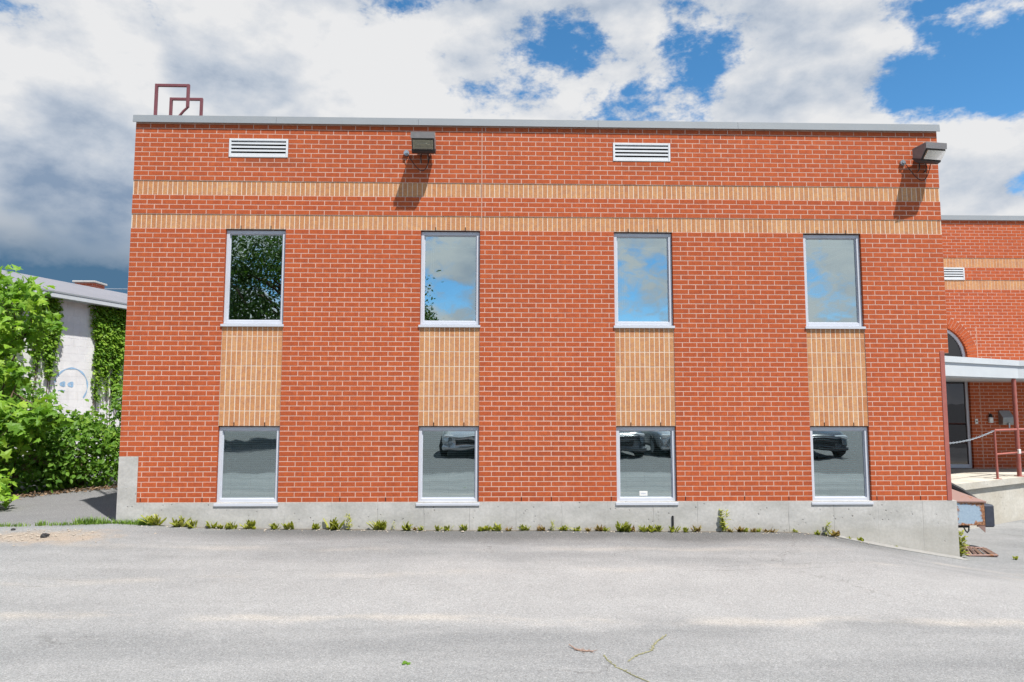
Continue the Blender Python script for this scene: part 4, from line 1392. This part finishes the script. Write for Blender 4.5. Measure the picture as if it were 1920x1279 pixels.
# leaf litter strip below the shrubs
rng = np.random.default_rng(31)
n = 900
tt = rng.uniform(0, 1, n)
px = -8.35 + 1.75 * tt + rng.normal(0, .12, n); py = 2.15 + 2.3 * tt + rng.normal(0, .12, n)
cs = np.stack([px, py, ground_h(px, py) + .012 + np.abs(rng.normal(0, .012, n))], 1)
lt = empty('leaf_litter', (-7.5, 3.2, -.3)); bpy.data.objects.remove(lt)
v_, f_, t_ = leaves(cs, rng.normal(0, .5, (n, 3)) + (0, 0, 1), .055 * rng.uniform(.5, 1.3, n), 'oval', np.clip(rng.normal(.4, .25, n), 0, 1), rng)
tag(link('leaf_litter', make_mesh('leaf_litter', v_.tolist(), f_, M['litter'], t_)), 'brown dry leaf litter at the foot of the shrubs', 'leaf litter', kind='stuff')

# ------------------------------------------------------------------ grass strip at the mouth of the alley
def blades(cx, cy, n, rx, ry, h, rng):
    V, F, T_ = [], [], []
    for k in range(n):
        x, y = cx + rng.normal(0, rx), cy + rng.normal(0, ry)
        z = gz(x, y) - .004
        hh = h * rng.uniform(.45, 1.2); a = rng.uniform(0, 2 * math.pi); l = hh * rng.uniform(.2, .8); w = .0045
        ca, sa = math.cos(a), math.sin(a)
        b = len(V)
        V += [(x - sa * w, y + ca * w, z), (x + sa * w, y - ca * w, z), (x + ca * l * .4 + sa * w * .7, y + sa * l * .4 - ca * w * .7, z + hh * .65),
              (x + ca * l * .4 - sa * w * .7, y + sa * l * .4 + ca * w * .7, z + hh * .65), (x + ca * l, y + sa * l, z + hh)]
        F += [(b, b + 1, b + 2, b + 3), (b + 3, b + 2, b + 4)]
        t = float(np.clip(rng.normal(.5, .2), 0, 1)); T_ += [t, t]
    return V, F, T_
rng = np.random.default_rng(41)
V, F, T_ = [], [], []
for (x, y, n, rx, ry, h) in [(-6.15, -.14, 90, .12, .02, .05), (-5.82, -.10, 40, .03, .02, .07), (-5.55, -.11, 130, .12, .02, .05), (-5.22, -.06, 240, .12, .03, .10),
                             (-4.98, -.05, 150, .14, .02, .06), (-4.72, -.05, 170, .13, .02, .07), (-4.55, -.045, 160, .06, .02, .09)]:
    a, b, c = blades(x, y, n, rx, ry, h, rng)
    F += [tuple(i + len(V) for i in f_) for f_ in b]; V += a; T_ += c
tag(link('grass', make_mesh('grass', V, F, M['grass'], T_)), 'short grass growing along the asphalt joint by the left corner', 'grass', kind='stuff')

# ------------------------------------------------------------------ weeds along the foundation
def weed(x, y, h, style, seed, label):
    rng = np.random.default_rng(seed)
    z = gz(x, y) - .006
    V, F, T_ = [], [], []
    def leaf(p0, az, tilt, L, w, t, curl=.5):
        d = np.array([math.cos(az) * math.sin(tilt), math.sin(az) * math.sin(tilt), math.cos(tilt)])
        s = np.array([-math.sin(az), math.cos(az), 0])
        up = np.cross(d, s)
        b = len(V)
        for f_, wf in ((0, .25), (.3, .8), (.65, 1.0), (1.0, .12)):
            c = p0 + d * L * f_ + np.array([math.cos(az), math.sin(az), -.6]) * curl * L * f_ * f_ * .35
            V.append(tuple(c + s * w * wf * .5 - up * w * .10)); V.append(tuple(c - up * w * .0 + up * w * .12)); V.append(tuple(c - s * w * wf * .5 - up * w * .10))
        for k in range(3):
            a = b + 3 * k
            F.append((a, a + 1, a + 4, a + 3)); F.append((a + 1, a + 2, a + 5, a + 4))
            T_.extend([t, t])
    p = np.array([x, y, z])
    if style == 'stem':
        nst = max(1, int(round(h / .09)))
        for k in range(nst):
            lean = rng.normal(0, .10, 2); lean[1] -= .05
            n = 15
            for i in range(n):
                f_ = (i + 1) / n
                q = p + np.array([lean[0] * h * f_ + rng.normal(0, .006), lean[1] * h * f_, h * f_ * .95])
                leaf(q, rng.uniform(0, 6.28), rng.uniform(.5, 1.3), h * .28 * (1.1 - .6 * f_), h * .10, float(np.clip(rng.normal(.65, .18), 0, 1)))
    else:
        n = 10 + int(h * 70)
        spread = h * .48
        for i in range(n):
            q = p + np.array([rng.normal(0, spread * .45), rng.normal(0, .010) , 0])
            az = rng.uniform(math.pi * .9, math.pi * 2.1)
            leaf(q, az, abs(rng.normal(.35, .28)), h * rng.uniform(.55, 1.12), h * rng.uniform(.26, .40), float(np.clip(rng.normal(.5, .22), 0, 1)))
    me = make_mesh('weed', (np.array(V) - (x, y, z)).tolist(), F, M['weed_red'] if style == 'red' else M['weed'], T_)
    return tag(link('weed', me, None, (x, y, z)), label, 'weed', 'weeds along the wall foot')
WL = [(290, 25, 'g'), (336, 22, 'g'), (362, 17, 'g'), (392, 15, 'g'), (411, 12, 'g'), (431, 15, 'g'), (465, 19, 'g'), (510, 14, 'g'), (535, 17, 'g'), (585, 14, 'g'), (619, 23, 'g'), (648, 29, 'stem'),
      (703, 20, 'g'), (727, 16, 'stem'), (753, 18, 'g'), (768, 8, 'red'), (781, 11, 'g'), (810, 12, 'g'), (828, 12, 'g'), (858, 14, 'g'), (890, 11, 'g'), (903, 13, 'g'), (920, 16, 'g'), (943, 11, 'red'), (973, 14, 'g'), (1005, 13, 'red'),
      (1023, 20, 'stem'), (1047, 14, 'g'), (1070, 13, 'g'), (1092, 10, 'red'), (1113, 15, 'red'), (1123, 11, 'g'), (1155, 22, 'g'), (1173, 13, 'red'), (1192, 14, 'g'), (1205, 15, 'g'), (1222, 16, 'g'), (1250, 14, 'g'), (1275, 11, 'g'),
      (1295, 14, 'red'), (1347, 40, 'stem'), (1360, 9, 'red'), (1377, 13, 'red'), (1388, 10, 'g'), (1403, 10, 'red'), (1413, 9, 'g'), (1427, 8, 'red'), (1438, 10, 'red'), (1483, 8, 'g'), (1525, 11, 'g'), (1545, 28, 'stem'), (1562, 15, 'red'),
      (1587, 8, 'g'), (1605, 11, 'g'), (1675, 6, 'g')]
def pxx(u):      # wall position of a measured column at the foot of the wall
    return -4.918 + (u - 217.5) * (6.282 + 4.918) / (1801 - 217.5)
ORD = ['first', 'second', 'third', 'fourth', 'fifth', 'sixth', 'seventh', 'eighth', 'ninth', 'tenth', 'eleventh', 'twelfth', 'thirteenth', 'fourteenth', 'fifteenth']
segs = [(-9, WX[0], 'left of the first lower window'), (WX[0], WX[0] + OW, 'under the first lower window'), (WX[0] + OW, WX[1], 'between the first and second lower windows'),
        (WX[1], WX[1] + OW, 'under the second lower window'), (WX[1] + OW, WX[2], 'between the second and third lower windows'), (WX[2], WX[2] + OW, 'under the third lower window'),
        (WX[2] + OW, WX[3], 'between the third and fourth lower windows'), (WX[3], WX[3] + OW, 'under the fourth lower window'), (WX[3] + OW, 9, 'right of the fourth lower window')]
cnt = {}
for i, (u, hp, s) in enumerate(WL):
    x = pxx(u)
    sg = next(t for a, b, t in segs if a <= x < b)
    k = cnt.get(sg, 0); cnt[sg] = k + 1
    kind = {'g': 'green weed tuft', 'red': 'reddish weed tuft', 'stem': 'upright leafy weed'}[s]
    sz_ = 'large ' if hp >= 20 else ('tiny ' if hp <= 9 else 'small ')
    weed(x, -.028 - .014 * ((i * 7) % 3), hp / 138.0, s, 100 + i, sz_ + kind + ' ' + sg + ', ' + ORD[k] + ' there from the left')
# plant at the right concrete corner
weed(6.36, .10, .36, 'stem', 300, 'dark leafy weed growing at the right concrete corner by the drain')
weed(7.05, .02, .07, 'g', 301, 'tiny weed tuft on the asphalt right of the drain grate')
bpy.data.objects[-1] if False else None

# ------------------------------------------------------------------ debris on the asphalt
rng = np.random.default_rng(51)
peb = MB()
for k in range(420):
    if k < 260:
        x, y = -5.45 + rng.normal(0, .45), -.78 + rng.normal(0, .20)
    else:
        x, y = rng.uniform(-4.6, 5), -.10 - abs(rng.normal(0, .05))
    r = abs(rng.normal(.006, .005)) + .003
    z = gz(x, y) + r * .35
    vs = [(x + r * a * rng.uniform(.7, 1.3), y + r * b * rng.uniform(.7, 1.3), z + r * c * rng.uniform(.4, .9)) for a, b, c in ((1, 0, 0), (-1, 0, 0), (0, 1, 0), (0, -1, 0), (0, 0, 1), (0, 0, -1))]
    peb.add(vs, [(0, 2, 4), (2, 1, 4), (1, 3, 4), (3, 0, 4), (2, 0, 5), (1, 2, 5), (3, 1, 5), (0, 3, 5)])
pb = peb.build('gravel', M['stone']); tag(pb, 'loose pebbles and dirt crumbs on the asphalt near the alley and wall', 'gravel', kind='stuff')
def lump(name, x, y, r, m_, label, cat, sq=.6, seed=1):
    rg = np.random.default_rng(seed)
    mb = MB()
    vs, fs = [], []
    nu, nv_ = 10, 6
    for j in range(nv_ + 1):
        ph = math.pi * j / nv_
        for i in range(nu):
            th = 2 * math.pi * i / nu
            rr = r * rg.uniform(.75, 1.2)
            vs.append((rr * math.sin(ph) * math.cos(th) * 1.25, rr * math.sin(ph) * math.sin(th), rr * math.cos(ph) * sq))
    for j in range(nv_):
        for i in range(nu):
            fs.append((j * nu + i, j * nu + (i + 1) % nu, (j + 1) * nu + (i + 1) % nu, (j + 1) * nu + i))
    mb.add(vs, fs)
    o = mb.build(name, m_)
    o.location = (x, y, gz(x, y) + r * .3)
    return tag(o, label, cat)
lump('asphalt_chunk', -5.27, -.88, .042, M['asphalt_lump'], 'black lump of asphalt on the dirt patch at lower left', 'rubble', .8, 3)
lump('asphalt_chunk', -5.95, -.42, .022, M['asphalt_lump'], 'small dark stone near the left edge by the alley', 'rubble', .7, 4)
# fallen leaf, twig, catkins
rng = np.random.default_rng(61)
lx, ly = -.562, -4.615
v_, f_, t_ = leaves(np.array([[lx, ly, gz(lx, ly) + .012], [lx + .02, ly - .012, gz(lx, ly) + .010]]), np.array([[.2, -.1, 1.], [-.3, -.2, 1.]]), np.array([.05, .038]), 'maple', np.array([.2, .35]), rng)
tag(link('fallen_leaf', make_mesh('fallen_leaf', v_.tolist(), f_, M['maple'], t_)), 'small green fallen leaf on the asphalt at bottom centre', 'leaf')
tx, ty = .58, -4.42
tw = MB()
zz = gz(tx, ty) + .010
tw.tube([(tx - .045, ty + .07, zz + .012), (tx - .02, ty + .03, zz + .006), (tx, ty, zz), (tx + .05, ty - .025, zz), (tx + .11, ty - .04, zz + .003)], [.004, .0045, .005, .004, .002], 5)
for k in range(26):
    t = rng.uniform(0, 1); p = Vector((tx, ty, zz)).lerp(Vector((tx + .1, ty - .04, zz)), t) + Vector((rng.normal(0, .012), rng.normal(0, .010), 0))
    q = p + Vector((rng.normal(0, .022), rng.normal(0, .018), abs(rng.normal(0, .008))))
    tw.tube([p, q], .0014, 4)
tag(tw.build('twig', M['twig'], None, loc=(tx, ty, zz)), 'reddish dry twig with needles on the asphalt', 'twig')
def catkin(pts, label, seed):
    rg = np.random.default_rng(seed)
    mb = MB()
    P = [Vector((x, y, gz(x, y) + .006)) for x, y in pts]
    full = []
    for a, b in zip(P[:-1], P[1:]):
        for k in range(6): full.append(a.lerp(b, k / 6) + Vector((rg.normal(0, .0025), rg.normal(0, .0025), 0)))
    mb.tube(full, .0026, 5)
    for p in full:
        for _ in range(3):
            mb.tube([p, p + Vector((rg.normal(0, .007), rg.normal(0, .007), abs(rg.normal(0, .003))))], .0020, 4)
    return tag(mb.build('catkin', M['catkin'], None, loc=P[0]), label, 'catkin', 'catkins on the asphalt')
catkin([(.752, -4.52), (.76, -4.60), (.80, -4.72), (.87, -4.84), (.97, -4.98)], 'long greenish catkin lying on the asphalt at the bottom edge', 1)
catkin([(.90, -4.62), (.97, -4.52), (1.09, -4.44), (1.13, -4.34), (1.20, -4.22), (1.29, -4.10)], 'paler catkin on the asphalt, up and right of the other', 2)

# ------------------------------------------------------------------ behind the camera: what the windows mirror
def big_tree(loc, crown_c, crown_r, seed, label, n=9000, size=.26, sc=1.0):
    rng = np.random.default_rng(seed)
    root = empty('tree', loc, label, 'tree', 'trees across the parking lot')
    b = np.array(loc, float); cc = np.array(crown_c, float); cr = np.array(crown_r, float)
    tr = MB()
    tr.tube([b, b * .7 + cc * .3, cc, cc + (0, 0, cr[2] * .6)], [.28, .22, .15, .04], 9)
    tips = []
    NT_ = 170
    for k in range(NT_):
        p = rng.normal(size=3); p /= np.linalg.norm(p); p *= rng.uniform(.3, .92) ** .5
        tips.append(cc + p * cr)
    tips = np.array(tips)
    for k in range(0, NT_, 3):
        s0 = b + (cc - b) * rng.uniform(.45, 1.15)
        tr.tube([s0, (s0 + tips[k]) / 2 + rng.normal(0, .2, 3), tips[k]], [.09, .05, .015], 5)
    tr.build('trunk', M['bark'], root, smooth=True)
    k = rng.integers(0, NT_, n)
    cs = tips[k] + rng.normal(0, 1, (n, 3)) * cr * .095
    nrm = rng.normal(0, .8, (n, 3)) + (0, .3, .9)
    tints = np.clip(.45 + rng.normal(0, .15, NT_)[k] + rng.normal(0, .15, n), 0, 1)
    leaf_object('crown', root, [leaves(cs, nrm, size * rng.uniform(.6, 1.3, n), 'oval', tints, rng)], M['tree'])
    return root
big_tree((-8.6, -21, -.4), (-8.6, -21, 5.3), (5.3, 4.0, 4.4), 71, 'broad green tree mirrored in the first upper window', 38000, .17)
big_tree((-4.0, -22, -.4), (-4.0, -22, 4.0), (1.75, 1.7, 2.0), 74, 'small tree mirrored in the lower left of the second upper window', 12000, .13)
big_tree((-15.5, -23, -.4), (-15.5, -23, 5.4), (4.6, 4.0, 4.8), 72, 'green tree left of the mirrored tree, across the lot')
big_tree((8.0, -42, -.4), (8.0, -42, 4.6), (3.4, 3.0, 3.2), 73, 'distant tree barely mirrored at the foot of the third upper window', 6000, .3)

def car(loc, rz, paint, label, suv=False):
    root = empty('parked_car', loc, label, 'car', 'cars parked behind the photographer', rz)
    L, Wd = 4.4, 1.78
    top = 1.68 if suv else 1.45
    # stations along the length (front = +y): (y, half width, belt z, bottom z)
    st = [(2.20, .62, .62, .32), (2.12, .78, .72, .24), (1.75, .86, .84, .20), (1.0, .89, .93, .20), (.3, .89, .97, .20), (-.8, .89, .99, .20), (-1.6, .88, 1.00, .22), (-2.05, .82, .98, .26), (-2.20, .70, .80, .34)]
    b = MB(); vs = []; fs = []
    for (y, hw, zt, zb) in st:
        vs += [(-hw * .86, y, zb), (-hw, y, zb + .16), (-hw, y, zt - .18), (-hw * .93, y, zt), (-hw * .45, y, zt + .035), (hw * .45, y, zt + .035), (hw * .93, y, zt), (hw, y, zt - .18), (hw, y, zb + .16), (hw * .86, y, zb)]
    for k in range(len(st) - 1):
        for i in range(10):
            j = (i + 1) % 10
            fs.append((k * 10 + i, k * 10 + j, (k + 1) * 10 + j, (k + 1) * 10 + i))
    fs.append(tuple(range(10))); fs.append(tuple(range(len(st) * 10 - 1, len(st) * 10 - 11, -1)))
    b.add(vs, fs)
    o = b.build('body', paint, root, local=True, smooth=True)
    o.modifiers.new('round', 'SUBSURF').levels = 1; o.modifiers['round'].render_levels = 2
    g = MB(); vs = []
    cab = [(1.15, .78, .93), (.35, .64, top - .06), (-1.0, .63, top - .04), (-1.95 if suv else -1.65, .70, 1.0)]
    rail = [(1.15, .93), (.35, top), (-1.0, top), (-1.95 if suv else -1.65, .98)]
    vs = []
    for (y, hw, z) in cab: vs += [(-.82, y if z < 1.1 else y + .25 * (1 if y > 0 else -1), .94), (-hw, y, z), (hw, y, z), (.82, y if z < 1.1 else y + .25 * (1 if y > 0 else -1), .94)]
    fs = []
    for k in range(3):
        for i in range(3): fs.append((k * 4 + i, k * 4 + i + 1, (k + 1) * 4 + i + 1, (k + 1) * 4 + i))
    g.add(vs, fs); g.build('cabin_glass', simple('car glass', (.02, .025, .03), .05, 0, .05, 1, 0, .8), root, local=True, smooth=False)
    MB().bbox(-.62, .62, -1.05, .42, top - .06, top + .01, .03).build('roof_panel', paint, root, local=True)
    for sx in (-1, 1):
        for yy in (1.35, -1.35):
            w = MB().disc((sx * .90, yy, .32), (-sx, 0, 0), .33, .22, 22).build('tyre', M['black'], root, local=True)
            MB().disc((sx * .905, yy, .32), (-sx, 0, 0), .20, .03, 16).build('rim', M['zinc'], root, local=True)
        MB().bbox(sx * .60 - .17, sx * .60 + .17, 2.06, 2.16, .60, .72, .03).build('headlight', simple('headlamp', (.75, .77, .8), .1, .2, .02, 1, 0, .8), root, local=True)
    MB().bbox(-.42, .42, 2.13, 2.215, .38, .56, .02).build('grille', M['black'], root, local=True)
    MB().bbox(-.80, .80, 2.03, 2.19, .24, .37, .03).build('bumper', paint, root, local=True)
    return root
dkp = simple('dark car paint', (.09, .10, .115), .18, .3, .02, 1, 0, .8)
slv = simple('silver car paint', (.50, .52, .54), .22, .5, .02, 1, 0, .8)
blu = simple('black car paint', (.05, .055, .065), .15, .2, .02, 1, 0, .8)
car((-.75, -14.0, gz(0, -15)), rad(0), slv, 'silver car parked behind the photographer, mirrored in the second lower window', True)
car((3.75, -13.8, gz(4, -15)), rad(-3), dkp, 'dark grey car parked behind the photographer, mirrored in the third lower window')
car((5.95, -14.1, gz(6, -15)), rad(-2), slv, 'silver car beside the dark grey one, mirrored in the third lower window')
car((10.35, -13.9, gz(10, -15)), rad(6), blu, 'black car parked behind the photographer, mirrored in the fourth lower window', True)
